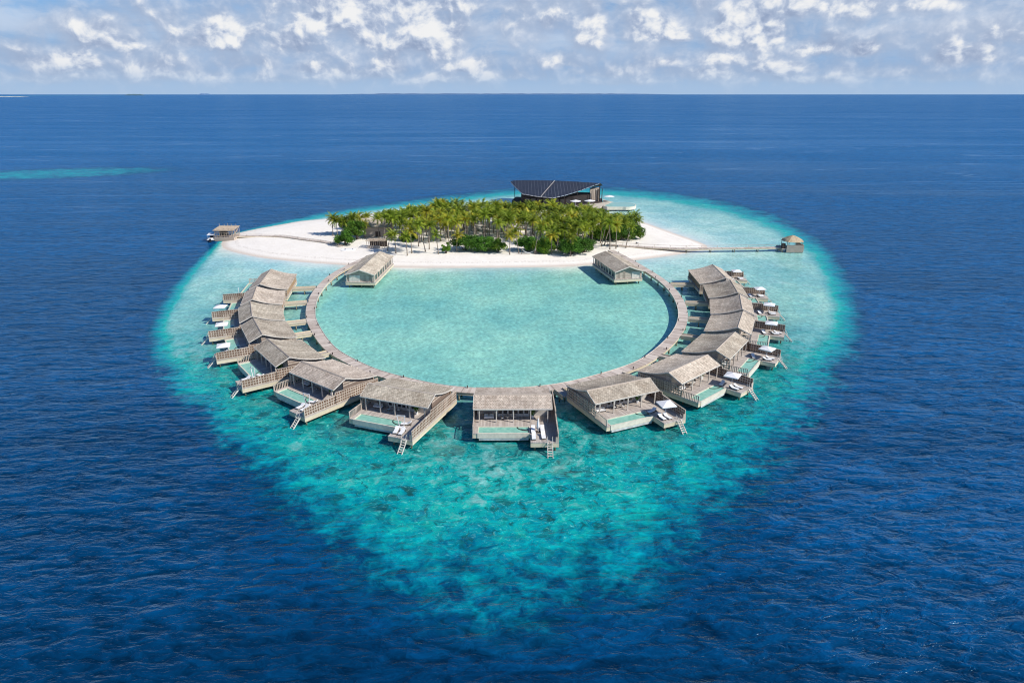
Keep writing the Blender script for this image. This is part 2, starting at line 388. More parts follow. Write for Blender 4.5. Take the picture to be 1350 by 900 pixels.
def sdist(X, Y, P):
    """signed distance, positive inside"""
    best = np.full(X.shape, 1e18); ins = np.zeros(X.shape, bool)
    Q = np.roll(P, -1, 0)
    for (ax, ay), (bx, by) in zip(P, Q):
        dx, dy = bx-ax, by-ay; L = dx*dx+dy*dy+1e-9
        t = np.clip(((X-ax)*dx+(Y-ay)*dy)/L, 0, 1)
        best = np.minimum(best, (X-ax-t*dx)**2+(Y-ay-t*dy)**2)
        if dy != 0:
            c = ((ay > Y) != (by > Y)) & (X < dx*(Y-ay)/dy+ax); ins ^= c
    d = np.sqrt(best); return np.where(ins, d, -d)
def sstep(x, a, b):
    t = np.clip((x-a)/(b-a), 0, 1); return t*t*(3-2*t)

# ------------------------------------------------------------------ sea
def lines(lo, hi, step, far, grow=1.22):
    a = list(np.arange(lo, hi+.01, step)); s = step
    while a[-1] < far: s *= grow; a.append(min(a[-1]+s, far))
    s = step; b = [a[0]]
    while b[-1] > -far: s *= grow; b.append(max(b[-1]-s, -far))
    return np.array(sorted(set(b[1:]+a)))
xs = lines(-190, 150, 1.5, 15500); ys = lines(40, 450, 1.7, 15500)
xs = np.array(sorted(set(list(xs)+list(np.arange(-520,-190,6.)))))
ys = np.array(sorted(set(list(ys)+list(np.arange(452,720,8.)))))
X, Y = np.meshgrid(xs, ys)
ds = sdist(X, Y, SHORE); da = sdist(X, Y, EDGE_IN); db = sdist(X, Y, EDGE_OUT)
LAG = np.array(list(RINGI)); dl = sdist(X, Y, LAG)
near = np.clip(-ds, 0, 999)
flat = .02 + .22*(1-np.exp(-near/11.0)) + .06*sstep(near, 20, 70)
lagd = .02 + .27*(1-np.exp(-near/11.0)) 
depth = np.where(dl > 0, lagd, flat)
south = sstep(-Y, -178, -118)                       # coral slope on the near side
depth = depth + (1-sstep(dl, -14, 0))*south*.17
depth = depth + south*.13*sstep(-da, -22, 0)*(dl < 0)
k = np.clip(-da/(np.abs(da)+np.abs(db)+1e-6), 0, 1); k = np.where(da > 0, 0, np.where(db < 0, 1, k))
depth = depth + (1-depth)*(k**.95)
depth = np.where(ds > 0, 0, depth)
# pale reef patch far off on the left
ex, ey = G(60, 229); pa = ((X-ex)/76)**2 + ((Y-ey-.25*(X-ex))/38)**2
depth = np.where(pa < 3, np.minimum(depth, .70+.30*sstep(pa, .0, 1.9)), depth)
ex2, ey2 = G(60, 127.0); 
reef = south*(1-sstep(dl, -12, 2))*(1-.75*sstep(-da, 0, 30)) + .12
lagm = sstep(dl, -2, 2)
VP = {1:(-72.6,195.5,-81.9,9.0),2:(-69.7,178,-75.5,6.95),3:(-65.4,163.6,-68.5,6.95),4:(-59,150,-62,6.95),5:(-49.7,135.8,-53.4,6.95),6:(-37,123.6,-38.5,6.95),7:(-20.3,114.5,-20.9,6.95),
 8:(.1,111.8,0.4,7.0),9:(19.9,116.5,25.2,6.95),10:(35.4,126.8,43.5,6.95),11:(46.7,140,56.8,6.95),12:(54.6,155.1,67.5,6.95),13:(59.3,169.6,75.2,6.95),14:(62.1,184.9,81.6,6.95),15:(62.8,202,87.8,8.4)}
dark = np.zeros_like(X)  # villa shadow plus seagrass, painted as darker water around each footprint
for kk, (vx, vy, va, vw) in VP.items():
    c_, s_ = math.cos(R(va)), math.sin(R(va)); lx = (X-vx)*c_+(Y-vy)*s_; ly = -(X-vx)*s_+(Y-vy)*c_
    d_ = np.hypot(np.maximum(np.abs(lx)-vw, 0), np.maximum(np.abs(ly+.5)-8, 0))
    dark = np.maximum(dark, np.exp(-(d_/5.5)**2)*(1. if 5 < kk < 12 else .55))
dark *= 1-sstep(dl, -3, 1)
nx, ny = len(xs), len(ys)
me = bpy.data.meshes.new('sea')
idx = np.arange(nx*ny).reshape(ny, nx)
fc = np.stack([idx[:-1,:-1], idx[:-1,1:], idx[1:,1:], idx[1:,:-1]], -1).reshape(-1, 4)
me.from_pydata(np.stack([X.ravel(), Y.ravel(), np.zeros(nx*ny)], 1).tolist(), [], fc.tolist())
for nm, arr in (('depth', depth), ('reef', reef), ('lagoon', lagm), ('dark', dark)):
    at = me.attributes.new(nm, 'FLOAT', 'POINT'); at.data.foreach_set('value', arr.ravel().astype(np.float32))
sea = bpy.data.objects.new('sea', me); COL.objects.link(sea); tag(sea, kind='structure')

def seamat():
    m, n, b = mat('sea_water')
    p = n.pos(); dep = n.attr('depth'); reef = n.attr('reef'); lag = n.attr('lagoon')
    dist = n.vm('LENGTH', p)
    far = n.mp(dist, 150., 900., 0., 1.)
    # sea floor relief: coral heads and sand pockets
    q = n.vm('ADD', p, n.vm('SCALE', n.vm('SUBTRACT', (lambda t: (n.put(t.inputs['Vector'], p), setattr(t.inputs['Scale'], 'default_value', .25), t.outputs['Color'])[2])(n.new('ShaderNodeTexNoise')), (.5,.5,.5)), None, 5.))
    n1 = n.noise(q, .09, 4., .6); n2 = n.noise(q, .34, 5., .68); n3 = n.noise(q, 1.3, 4., .65)
    mid = n.m('MULTIPLY', n.mp(dep, .0, .25), n.mp(dep, .88, 1., 1., 0.))
    pert = n.m('ADD', n.m('MULTIPLY', n.m('SUBTRACT', n1, .5), n.mp(dep, .3, .75, .25, .6)), n.m('MULTIPLY', n.m('MULTIPLY', n.m('SUBTRACT', n2, .5), reef), .72))
    pert = n.m('ADD', pert, n.m('MULTIPLY', n.m('SUBTRACT', n2, .5), .10))
    k = n.m('MULTIPLY', n.m('MULTIPLY', pert, mid), n.m('SUBTRACT', 1., n.m('MULTIPLY', lag, .65)))
    d = n.m('ADD', dep, k, clamp=True)
    DEEP = (.0006,.045,.130)
    c = n.ramp(d, [(0., (.80,.75,.66)), (.05, (.66,.76,.68)), (.13, (.47,.69,.61)), (.26, (.275,.545,.465)), (.38, (.15,.43,.40)),
                   (.50, (.006,.385,.335)), (.64, (.0015,.28,.31)), (.78, (.001,.155,.23)), (.90, (.0008,.055,.125)), (1., DEEP)])
    # the lagoon is greener and paler than the open flats
    c = n.mix(n.m('MULTIPLY', lag, n.mp(d, .08, .24, 0., .55)), c, (.235,.565,.435))
    lt = n.mp(n.noise(n.mapping(p, scale=(1.,.7,1.)), .035, 4., .6), .35, .65, .84, 1.14)
    lt = n.m('ADD', n.m('MULTIPLY', n.m('SUBTRACT', lt, 1.), n.mp(dep, .55, .35)), 1.)
    c = n.mix(1., c, n.comb(n.m('MULTIPLY', lt, lt), lt, n.m('POWER', lt, .6)), 'MULTIPLY')
    # dark coral blotches and bright sand flecks; villa shade and seagrass painted in too
    n4 = n.noise(q, .75, 3., .6)
    cor = n.m('MULTIPLY', n.mp(n.m('ADD', n.m('MULTIPLY', n2, .5), n.m('MULTIPLY', n4, .5)), .53, .62, 0., 1., True), n.m('MULTIPLY', reef, n.mp(dep, .9, .6)))
    c = n.mix(n.m('MULTIPLY', cor, .75), c, (.006,.10,.09))
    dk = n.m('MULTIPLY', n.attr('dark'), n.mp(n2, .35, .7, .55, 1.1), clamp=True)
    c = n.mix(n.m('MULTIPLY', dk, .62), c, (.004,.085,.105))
    vk = n.new('ShaderNodeTexVoronoi', feature='F1'); n.put(vk.inputs['Vector'], q); vk.inputs['Scale'].default_value = .26
    kn = n.m('MULTIPLY', n.mp(n.m('ADD', vk.outputs[0], n.m('MULTIPLY', n3, .5)), .48, .60, 1., 0., True), n.m('MULTIPLY', n.mp(n1, .42, .6), n.m('MULTIPLY', reef, n.mp(dep, .85, .6))))
    c = n.mix(n.m('MULTIPLY', kn, .6), c, (.01,.08,.07))
    brown = n.m('MULTIPLY', n.mp(n.noise(q, .12, 3.), .55, .68, 0., 1., True), n.m('MULTIPLY', reef, n.mp(dep, .62, .42)))
    c = n.mix(n.m('MULTIPLY', brown, .45), c, (.14,.16,.085))
    fl = n.m('MULTIPLY', n.mp(n3, .56, .74, 0., 1., True), n.m('MULTIPLY', reef, n.mp(dep, .75, .5)))
    c = n.mix(n.m('MULTIPLY', fl, .7), c, (.20,.60,.50))
    fl2 = n.m('MULTIPLY', n.mp(n.noise(q, 2.6, 3., .6), .60, .74, 0., 1., True), n.m('MULTIPLY', reef, n.mp(dep, .8, .5)))
    c = n.mix(n.m('MULTIPLY', fl2, .5), c, (.25,.66,.56))
    # light net on the shallow bottom
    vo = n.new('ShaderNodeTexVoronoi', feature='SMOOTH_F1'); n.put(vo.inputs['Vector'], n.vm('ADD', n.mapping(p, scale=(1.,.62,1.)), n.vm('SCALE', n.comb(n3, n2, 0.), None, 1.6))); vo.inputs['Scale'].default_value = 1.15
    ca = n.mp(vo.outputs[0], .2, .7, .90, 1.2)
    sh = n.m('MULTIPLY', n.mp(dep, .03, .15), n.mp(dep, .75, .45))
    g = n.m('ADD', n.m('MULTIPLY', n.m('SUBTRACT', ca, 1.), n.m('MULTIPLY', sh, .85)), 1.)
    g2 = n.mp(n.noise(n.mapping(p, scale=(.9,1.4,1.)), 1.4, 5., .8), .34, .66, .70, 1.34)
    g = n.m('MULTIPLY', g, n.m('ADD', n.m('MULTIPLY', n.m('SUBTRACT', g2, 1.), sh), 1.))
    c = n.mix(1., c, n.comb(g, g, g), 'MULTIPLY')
    # open water: broad tone changes
    w = n.noise(n.mapping(p, rot=(0,0,R(8)), scale=(.0022,.010,1.)), 1., 5., .6)
    deep = n.mp(dep, .8, 1.)
    tone = n.mp(w, .35, .65, .75, 1.35)
    tone = n.m('ADD', n.m('MULTIPLY', n.m('SUBTRACT', tone, 1.), deep), 1.)
    c = n.mix(1., c, n.comb(tone, tone, tone), 'MULTIPLY')
    tone2 = n.mp(w, .40, .60, .62, 1.5); cd = n.mix(1., DEEP, n.comb(tone2, tone2, tone2), 'MULTIPLY'); cd = n.mix(n.mp(dist, 120., 800.), cd, (.006,.098,.26))
    c = n.mix(n.m('MULTIPLY', n.mp(dist, 120., 800.), deep), c, (.006,.098,.26))
    # waves: long low swell, wind chop, ripples
    r1 = n.mapping(p, rot=(0,0,R(-20)), scale=(.11,.30,1.)); r2 = n.mapping(p, rot=(0,0,R(-14)), scale=(.36,.85,1.)); r3 = n.mapping(p, rot=(0,0,R(-26)), scale=(1.2,2.3,1.))
    h1 = n.noise(r1, 1., 2., .5, .6); h2 = n.noise(r2, 1., 3., .6, .8); h3 = n.noise(r3, 1., 2., .6, .3)
    h = n.m('ADD', n.m('ADD', n.m('MULTIPLY', h1, 1.5), n.m('MULTIPLY', h2, .62)), n.m('MULTIPLY', h3, .16))
    calm = n.m('MULTIPLY', n.mp(dep, .22, .95, .24, 1.), n.m('SUBTRACT', 1., n.m('MULTIPLY', lag, .35)))
    gust = n.mp(w, .38, .62, .60, 1.3)
    calm = n.m('MULTIPLY', calm, gust)
    calm = n.m('MULTIPLY', calm, n.mp(dist, 300., 3000., 1.1, .95))
    # crests glow with scattered light, troughs stay dark
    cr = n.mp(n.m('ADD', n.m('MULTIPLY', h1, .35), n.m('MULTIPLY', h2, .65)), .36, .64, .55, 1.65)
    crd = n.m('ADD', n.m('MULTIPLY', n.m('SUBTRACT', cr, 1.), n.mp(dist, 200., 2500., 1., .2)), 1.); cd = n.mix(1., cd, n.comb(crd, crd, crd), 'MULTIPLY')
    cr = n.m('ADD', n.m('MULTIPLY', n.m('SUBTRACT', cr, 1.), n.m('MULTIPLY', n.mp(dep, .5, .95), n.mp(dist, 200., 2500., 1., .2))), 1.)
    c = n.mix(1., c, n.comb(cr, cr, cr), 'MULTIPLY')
    sl_ = n.noise(n.mapping(p, rot=(0,0,R(4)), scale=(.0016,.016,1.)), 1., 3., .5, 1.2)
    slick = n.m('MULTIPLY', n.mp(n.m('ABSOLUTE', n.m('SUBTRACT', sl_, .56)), 0., .014, 1., 0., True), n.mp(dist, 250., 600.))
    cd = n.mix(n.m('MULTIPLY', slick, .55), cd, (.12,.24,.42))
    hd = n.bump(h, 1.0, n.m('MULTIPLY', gust, n.mp(dist, 300., 3000., .95, .95)))
    rg = n.mp(dist, 100., 1500., .08, .18)
    def layer(col, nor):
        df = n.new('ShaderNodeBsdfDiffuse'); n.put(df.inputs['Color'], col); n.put(df.inputs['Normal'], nor)
        gl = n.new('ShaderNodeBsdfGlossy'); gl.inputs['Color'].default_value = (.56,.80,1.,1); n.put(gl.inputs['Roughness'], rg); n.put(gl.inputs['Normal'], nor)
        fr = n.new('ShaderNodeFresnel'); fr.inputs['IOR'].default_value = 1.33; n.put(fr.inputs['Normal'], nor)
        q_ = n.new('ShaderNodeMixShader'); n.put(q_.inputs[0], n.m('MINIMUM', n.m('MULTIPLY', fr.outputs[0], .85), .40)); n.l.new(df.outputs[0], q_.inputs[1]); n.l.new(gl.outputs[0], q_.inputs[2])
        return q_.outputs[0]
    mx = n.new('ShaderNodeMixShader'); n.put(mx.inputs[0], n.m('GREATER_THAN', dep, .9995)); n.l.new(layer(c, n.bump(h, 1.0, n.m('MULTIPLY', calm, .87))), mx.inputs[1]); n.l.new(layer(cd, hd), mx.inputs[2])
    n.n.remove(b)
    n.l.new(mx.outputs[0], n.n['Material Output'].inputs[0])
    return m
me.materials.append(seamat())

# ------------------------------------------------------------------ island sand
xs2 = np.arange(-122, 80, 1.1); ys2 = np.arange(212, 350, 1.1)
X2, Y2 = np.meshgrid(xs2, ys2); s2 = sdist(X2, Y2, SHORE)
und = (np.sin(X2*.31+1.3)*np.sin(Y2*.27)+np.sin(X2*.13-Y2*.17))*.5
sh = np.clip(s2*.085, -.6, 1.15); Z2 = sh + .07*und*sstep(s2, 2, 12) + .12*np.exp(-((s2-6)/2.5)**2)
nx2, ny2 = len(xs2), len(ys2); idx = np.arange(nx2*ny2).reshape(ny2, nx2)
ok = (s2 > -6); q = ok[:-1,:-1]&ok[:-1,1:]&ok[1:,1:]&ok[1:,:-1]
fc = np.stack([idx[:-1,:-1], idx[:-1,1:], idx[1:,1:], idx[1:,:-1]], -1)[q]
me = bpy.data.meshes.new('sand'); me.from_pydata(np.stack([X2.ravel(), Y2.ravel(), Z2.ravel()], 1).tolist(), [], fc.reshape(-1,4).tolist())
me.polygons.foreach_set('use_smooth', [True]*len(me.polygons))
m, n, b = mat('coral_sand')
p = n.pos(); z = n.sep(p)[2]
c = n.mix(n.noise(p, .35, 5., .65), (.80,.73,.63), (.97,.91,.83))
c = n.mix(n.m('MULTIPLY', n.mp(n.noise(p, 2.2, 4., .7), .58, .8), .4), c, (.42,.35,.28))
c = n.mix(n.mp(z, .0, .35, .8, 0., True), c, (.60,.50,.41))
wr = n.m('MULTIPLY', n.mp(n.m('ABSOLUTE', n.m('SUBTRACT', n.m('ADD', z, n.m('MULTIPLY', n.noise(p, .15, 3.), .3)), .72)), .02, .10, 1., 0.), n.mp(n.noise(p, 1.6, 3., .7), .48, .62))
c = n.mix(n.m('MULTIPLY', wr, .5), c, (.35,.27,.20))
n.put(b.inputs['Base Color'], c); b.inputs['Roughness'].default_value = .95; b.inputs['Specular IOR Level'].default_value = .1
n.put(b.inputs['Normal'], n.bump(n.noise(p, 1.2, 4.), .25, .6))
me.materials.append(m); sand = bpy.data.objects.new('sand', me); COL.objects.link(sand); tag(sand, kind='structure')
def sandz(x, y):
    s = float(sdist(np.array([x]), np.array([y]), SHORE)[0]); return max(0., min(1.15, s*.085))

# ------------------------------------------------------------------ walkways
def ribbon(P, s, w0, w1, z, th, drop=0.):
    """deck following line P, reaching w0 left and w1 right of it; returns builder + 'along' values"""
    mb = MB(); T = np.gradient(P, axis=0); T /= np.hypot(T[:,0], T[:,1])[:,None]; N = np.c_[-T[:,1], T[:,0]]
    al = []; n = len(P); vs = []
    for i in range(n):
        a = P[i]+N[i]*w0; b_ = P[i]+N[i]*w1; zz = z[i] if hasattr(z, '__len__') else z
        vs += [(a[0],a[1],zz),(b_[0],b_[1],zz),(b_[0],b_[1],zz-th),(a[0],a[1],zz-th)]; al += [s[i]]*4
    fs = []
    for i in range(n-1):
        for k in range(4): fs.append((4*i+k, 4*i+(k+1)%4, 4*i+4+(k+1)%4, 4*i+4+k))
    fs += [(0,1,2,3), (4*n-1,4*n-2,4*n-3,4*n-4)]
    mb.add(vs, fs); return mb, al, N
def addattr(o, al):
    at = o.data.attributes.new('along', 'FLOAT', 'POINT'); at.data.foreach_set('value', np.array(al, np.float32))

DZ = 1.9
ring = thing('walkway', 'long curved grey timber walkway ringing the pale turquoise lagoon on piles', 'walkway', (float(RINGI[len(RINGI)//2][0]), float(RINGI[len(RINGI)//2][1]), 0))
def childloc(o, root):
    o.parent = root; o.matrix_parent_inverse = Matrix.Translation(-Vector(root.location)); return o
P = RINGI; L = _s
mid = P[len(P)//2]; 
# inner edge = P, outer edge lies away from the lagoon centre
T = np.gradient(P, axis=0); Nn = np.c_[-T[:,1], T[:,0]]; cen = np.array([-5., 185.])
sgn = -1 if ((P[len(P)//2]-cen)@Nn[len(P)//2]) < 0 else 1
WID = 2.5*sgn
mb, al, N = ribbon(P, L, 0, WID, DZ, .18); o = mb.build('deck', M['ringdeck']); addattr(o, al); childloc(o, ring)
mb, al, N = ribbon(P, L, .12*sgn, .3*sgn, DZ-.182, .5); childloc(mb.build('edge_beam', M['fascia']), ring)
mb, al, N = ribbon(P, L, 2.2*sgn, 2.38*sgn, DZ-.182, .5); childloc(mb.build('edge_beam', M['fascia']), ring)
mb, al, N = ribbon(P, L, -.01*sgn, .10*sgn, DZ+.09, .086); childloc(mb.build('kerb_rail', M['trim']), ring)
for i in range(3, len(P)-2, 5):
    a = P[i]+N[i]*.35*sgn; b_ = P[i]+N[i]*2.15*sgn
    if sandz(*a) > .7: continue
    mb = MB(); mb.tube([(a[0],a[1],-1),(a[0],a[1],DZ-.5)], .2, 7); mb.tube([(b_[0],b_[1],-1),(b_[0],b_[1],DZ-.5)], .2, 7)
    mb.beam((a[0],a[1],DZ-.42), (b_[0],b_[1],DZ-.42), .25, .3)
    childloc(mb.build('pile_trestle', M['pile']), ring)
pl0 = None; cnt = 0
for i in range(6, len(P)-4, 6):
    a = P[i]+N[i]*(.28 if (i//6) % 2 else 2.3)*sgn
    if pl0 is None:
        mb = MB(); mb.box(-.08,.08,-.08,.08,0,.42); mb.box(-.12,.12,-.12,.12,.45,.51); mb.box(-.06,.06,-.06,.06,.415,.455)
        pl0 = mb.build('bollard_light', M['dark_wood']); pl = pl0
    else: pl = pl0.copy(); COL.objects.link(pl)
    pl.location = (a[0], a[1], DZ+.001); cnt += 1
    tag(pl, 'small dark timber bollard light at the edge of the curved ring walkway', 'bollard light', 'bollard lights along the ring walkway')

# ------------------------------------------------------------------ villas
ROOFP = [(-3.05,4.62),(-1.5,5.3),(0,6.0),(.5,5.83),(1.5,5.42),(2.7,5.0),(4.0,4.65),(5.4,4.36),(6.6,4.2),(7.5,4.12)]
def roofz(y):
    for (a, za), (b_, zb) in zip(ROOFP, ROOFP[1:]):
        if a <= y <= b_: return za+(zb-za)*(y-a)/(b_-a)
    return ROOFP[-1][1]
def lattice(mb, x, y0, y1, zt0, zt1, zb, pitch=.52, bw=.17, post=.52, pw=.15, th=.06):
    """screen in the plane x: horizontal boards and posts between y0..y1, top sloping zt0..zt1"""
    L = y1-y0; npost = max(1, round(L/post))
    for i in range(npost+1):
        y = y0+L*i/npost; zt = zt0+(zt1-zt0)*i/npost
        mb.box(x-th, x+th, y-pw/2, y+pw/2, zb, zt)
    z = zb+.05; top = max(zt0, zt1)
    while z < top-.1:
        # extent of this board under the sloping top
        ya, yb = y0, y1
        if zt0 != zt1:
            yc = y0+L*(z+bw-zt0)/(zt1-zt0)
            if z+bw > zt0: ya = max(y0, yc)
            if z+bw > zt1: yb = min(y1, yc)
        if yb-ya > .3: mb.box(x-th+.02, x+th-.02, ya+.0015, yb-.0015, z, z+bw)
        z += pitch
    mb.beam((x, y0, zt0+.03), (x, y1, zt1+.03), .2, .08)
def backing(mb, x, y0, y1, zt0, zt1, zb):
    mb.add([(x-.015,y0,zb),(x+.015,y0,zb),(x+.015,y1,zb),(x-.015,y1,zb),(x-.015,y0,zt0-.06),(x+.015,y0,zt0-.06),(x+.015,y1,zt1-.06),(x-.015,y1,zt1-.06)],
        [(3,2,1,0),(4,5,6,7),(0,1,5,4),(1,2,6,5),(2,3,7,6),(3,0,4,7)])

def make_villa(W, style):
    """W: half width of the roof; origin under the ridge; -y faces the open sea"""
    s = W/6.95; root = thing('overwater_villa', 'v', 'villa')
    XL, XR = -W, W+.75; px0, px1 = -W+1.0, W-4.15            # pool span
    b = MB()
    b.box(XL, XR, -4.4, 7.3, DZ-.2, DZ); b.box(XL, px0-.16, -7.0, -4.401, DZ-.2, DZ); b.box(px1+.16, XR, -10.25, -4.401, DZ-.2, DZ)
    b.build('platform', M['deck'], root)
    f = MB(); z0, z1 = DZ-.95, DZ-.201
    f.box(XL+.001, XL+.18, -6.99, 7.2, z0, z1); f.box(XR-.18, XR-.001, -10.24, 7.2, z0, z1)
    f.box(XL+.181, px0-.16, -6.99, -6.8, z0, z1); f.box(px1+.16, XR-.181, -10.24, -10.05, z0, z1); f.box(px1+.161, px1+.34, -10.049, -7.02, z0, z1)
    f.box(XL+.181, XR-.181, 7.0, 7.19, z0, z1)
    f.build('fascia', M['fascia'], root)
    p = MB(); p.box(px0-.16, px1+.16, -7.1, -6.85, DZ-.9, DZ+.05); p.box(px0-.16, px1+.16, -4.58, -4.4, DZ-.9, DZ+.03)
    p.box(px0-.16, px0, -6.849, -4.581, DZ-.9, DZ+.045); p.box(px1, px1+.158, -6.849, -4.581, DZ-.9, DZ+.045)
    p.box(px0+.001, px1-.001, -6.849, -4.581, DZ-.9, DZ-.75); pl = p.build('pool', M['cream'], root)
    u = MB(); u.box(px0+.1, px1-.1, -7.0, -4.5, .55, DZ-.902); u.build('pool_underside', M['poolwhite'], pl)
    wq = MB(); wq.box(px0+.002, px1-.002, -6.847, -4.583, DZ-.6, DZ-.12); wq.build('pool_water', M['pool'], pl)
    if style != 'frame_none':
        ar = MB(); pts = [(px1-1.9+1.9*math.sin(t), -4.58-2.0*(1-math.cos(t)) if 0 else -4.62-1.5*math.sin(t*1.0)*math.cos(t*.5)*.9, DZ-.05) for t in [i*math.pi/2/8 for i in range(9)]]
        pts = [(px1-2.0*math.cos(t), -4.6-1.3*math.sin(t), DZ-.06) for t in [i*math.pi/12 for i in range(7)]]
        ar.tube(pts, .07, 6); ar.build('pool_rim', M['dark_wood'], pl)
    for x in np.linspace(XL+1.2, XR-1., 5):
        for y in (-6.2, -3, .5, 4, 6.6):
            t = MB(); t.tube([(x,y,-1.2),(x,y,DZ-.25)], .17, 8); t.build('pile', M['pile'], root)
    for x in (px1+.9, XR-.6):
        t = MB(); t.tube([(x,-9.6,-1.2),(x,-9.6,DZ-.25)], .15, 8); t.build('pile', M['pile'], root)
    # roof
    r = MB(); r.sheet(ROOFP, -W, W, .16); rf = r.build('roof', M['roof'], root)
    for x0, x1 in ((-W-.07, -W-.001), (W+.001, W+.07)):
        t = MB(); t.sheet([(y, z+.03) for y, z in ROOFP], x0, x1, .2); t.build('barge_board', M['trim'], rf)
    t = MB(); t.box(-W, W, -3.12, -3.051, 4.43, 4.62); t.build('eave_board', M['trim'], rf)
    t = MB(); t.sheet([(-.16,5.99),(0,6.09),(.16,5.99)], -W, W, .06); t.build('ridge_cap', M['fence'], rf)
    # rooms: gable walls, back wall, seaward wall
    g = MB()
    for x in (-W+.55, W-.75):
        prof = [(-.35,roofz(-.35)-.2)]+[(y, z-.2) for y, z in ROOFP if -.35 < y < 6.8]+[(6.8, roofz(6.8)-.2)]
        n = len(prof); th = .16
        vs = [(x,y,z) for y,z in prof]+[(x+th,y,z) for y,z in prof]+[(x,y,DZ+.002) for y,z in prof]+[(x+th,y,DZ+.002) for y,z in prof]
        fs = []
        for i in range(n-1):
            fs += [(i,i+1,2*n+i+1,2*n+i),(n+i,n+i+1,3*n+i+1,3*n+i),(i,i+1,n+i+1,n+i),(2*n+i,2*n+i+1,3*n+i+1,3*n+i)]
        fs += [(0,n,3*n,2*n),(n-1,2*n-1,4*n-1,3*n-1)]
        g = MB(); g.add(vs, fs); g.build('gable_wall', M['redwall'] if x > 0 else M['wall'], root)
        g = MB()
        for zz in np.arange(DZ+2.3, 5.6, .5):
            ys_ = [y for y in np.arange(-.3, 6.7, .1) if roofz(y)-.25 > zz+.16]
            if len(ys_) > 6: g.box(x-.06 if x < 0 else x+th+.002, x-.002 if x < 0 else x+th+.06, ys_[0], ys_[-1], zz, zz+.22)
        g.build('gable_slats', M['fence'], root)
    g = MB(); zb = roofz(6.8)-.2; g.box(-W+.3, W-.3, 6.801, 6.95, DZ+.002, zb)
    for x in np.arange(-W+.4, W-.4, .5): g.box(x, x+.12, 6.951, 7.02, DZ+.002, zb)
    g.build('back_wall', M['wall_tan'], root)
    fw = MB(); zt = roofz(-.2)-.25
    xa = -W+.712; xb = -W+4.2; xc = W-4.0; xd = W-.76
    fw.box(xa, xb, -.35, -.2, DZ+.002, zt); fw.box(xb+.001, xc-.001, -.35, -.2, DZ+2.35, zt); 
    front = fw.build('seaward_wall', M['wall'], root)
    pw = MB(); pw.box(xc, xd, -.34, -.2, DZ+.002, zt); pw.build('curtained_wall', M['drape'], root)
    n = 6; wx = (xc-xb)/n
    for i in range(n):
        x0 = xb+wx*i+.012; x1 = xb+wx*(i+1)-.012
        w_ = MB(); w_.box(x0, x0+.12, -.42, -.25, DZ+.004, DZ+2.34); w_.box(x1-.12, x1, -.42, -.25, DZ+.004, DZ+2.34)
        w_.box(x0+.121, x1-.121, -.42, -.25, DZ+2.2, DZ+2.34); w_.box(x0+.121, x1-.121, -.42, -.25, DZ+.004, DZ+.5)
        wf = w_.build('window', M['trim'], root)
        w_ = MB(); w_.box(x0+.122, x1-.122, -.33, -.29, DZ+.502, DZ+2.198); w_.build('pane', M['glass'], wf)
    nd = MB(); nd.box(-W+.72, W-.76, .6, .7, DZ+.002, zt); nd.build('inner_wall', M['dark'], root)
    # veranda posts
    for x in np.linspace(-W+1.05, W-.75, 5):
        t = MB(); t.box(x-.09, x+.09, -2.99, -2.81, DZ+.001, roofz(-2.9)-.17); t.build('post', M['post'], root)
    t = MB(); t.box(-W+.3, W-.3, -2.97, -2.83, roofz(-2.9)-.34, roofz(-2.9)-.20); t.build('beam', M['post'], root)
    # screens down both sides
    l = MB(); lattice(l, W+.62 if style != 'row' else W-.1, -3.2, 7.15, DZ+2.3 if style != 'row' else DZ+2.0, DZ+1.9, DZ, bw=.2); lattice(l, W+.62, -10.1, -3.21, DZ+1.6, DZ+1.85, DZ)
    sc_ = l.build('side_screen', M['fence'], root)
    l = MB(); backing(l, W+.62 if style != 'row' else W-.1, -3.2, 7.1, DZ+2.2, DZ+1.9, DZ+.003); l.build('screen_board', M['brownboard'], sc_)
    l = MB(); backing(l, W+.62, -10.08, -3.25, DZ+1.6, DZ+1.85, DZ+.003); l.build('screen_board', M['brownboard'], sc_)
    l = MB(); lattice(l, -W+.09, -3.0, 7.1, DZ+2.2, DZ+1.9, DZ, bw=.2); l.build('side_screen', M['fence'], root)
    l = MB()
    for y in np.arange(-6.85, -3.15, .36): l.box(-W+.04, -W+.15, y, y+.13, DZ, DZ+1.25)
    l.box(-W+.03, -W+.16, -6.9, -3.1, DZ+1.251, DZ+1.33); l.build('picket_screen', M['fence'], root)
    l = MB(); l.box(-W+.03, -W+.16, -6.98, -6.905, DZ, DZ+1.33); 
    l.build('corner_post', M['post'], root)
    # end screen of the sun deck
    l = MB(); l.box(W+.2, W+.74, -10.22, -10.12, DZ+.001, DZ+.9); l.build('end_panel', M['fence'], root)
    # stairs to the water
    sx = W-.75; st = MB()
    for dx in (-.42, .42): st.beam((sx+dx, -10.2, DZ-.02), (sx+dx, -12.6, -.5), .1, .22)
    for i in range(8):
        t = (i+.5)/8; st.box(sx-.365, sx+.365, -10.2-2.4*t-.12, -10.2-2.4*t+.12, DZ-.02-2.4*t-.03, DZ-.02-2.4*t+.03)
    for dx in (-.42, .42):
        st.tube([(sx+dx,-9.9,DZ),(sx+dx,-9.95,DZ+.9),(sx+dx,-10.3,DZ+.85),(sx+dx,-10.9,DZ-.3)], .04, 6)
    st.build('stairs', M['trim'], root)
    return root

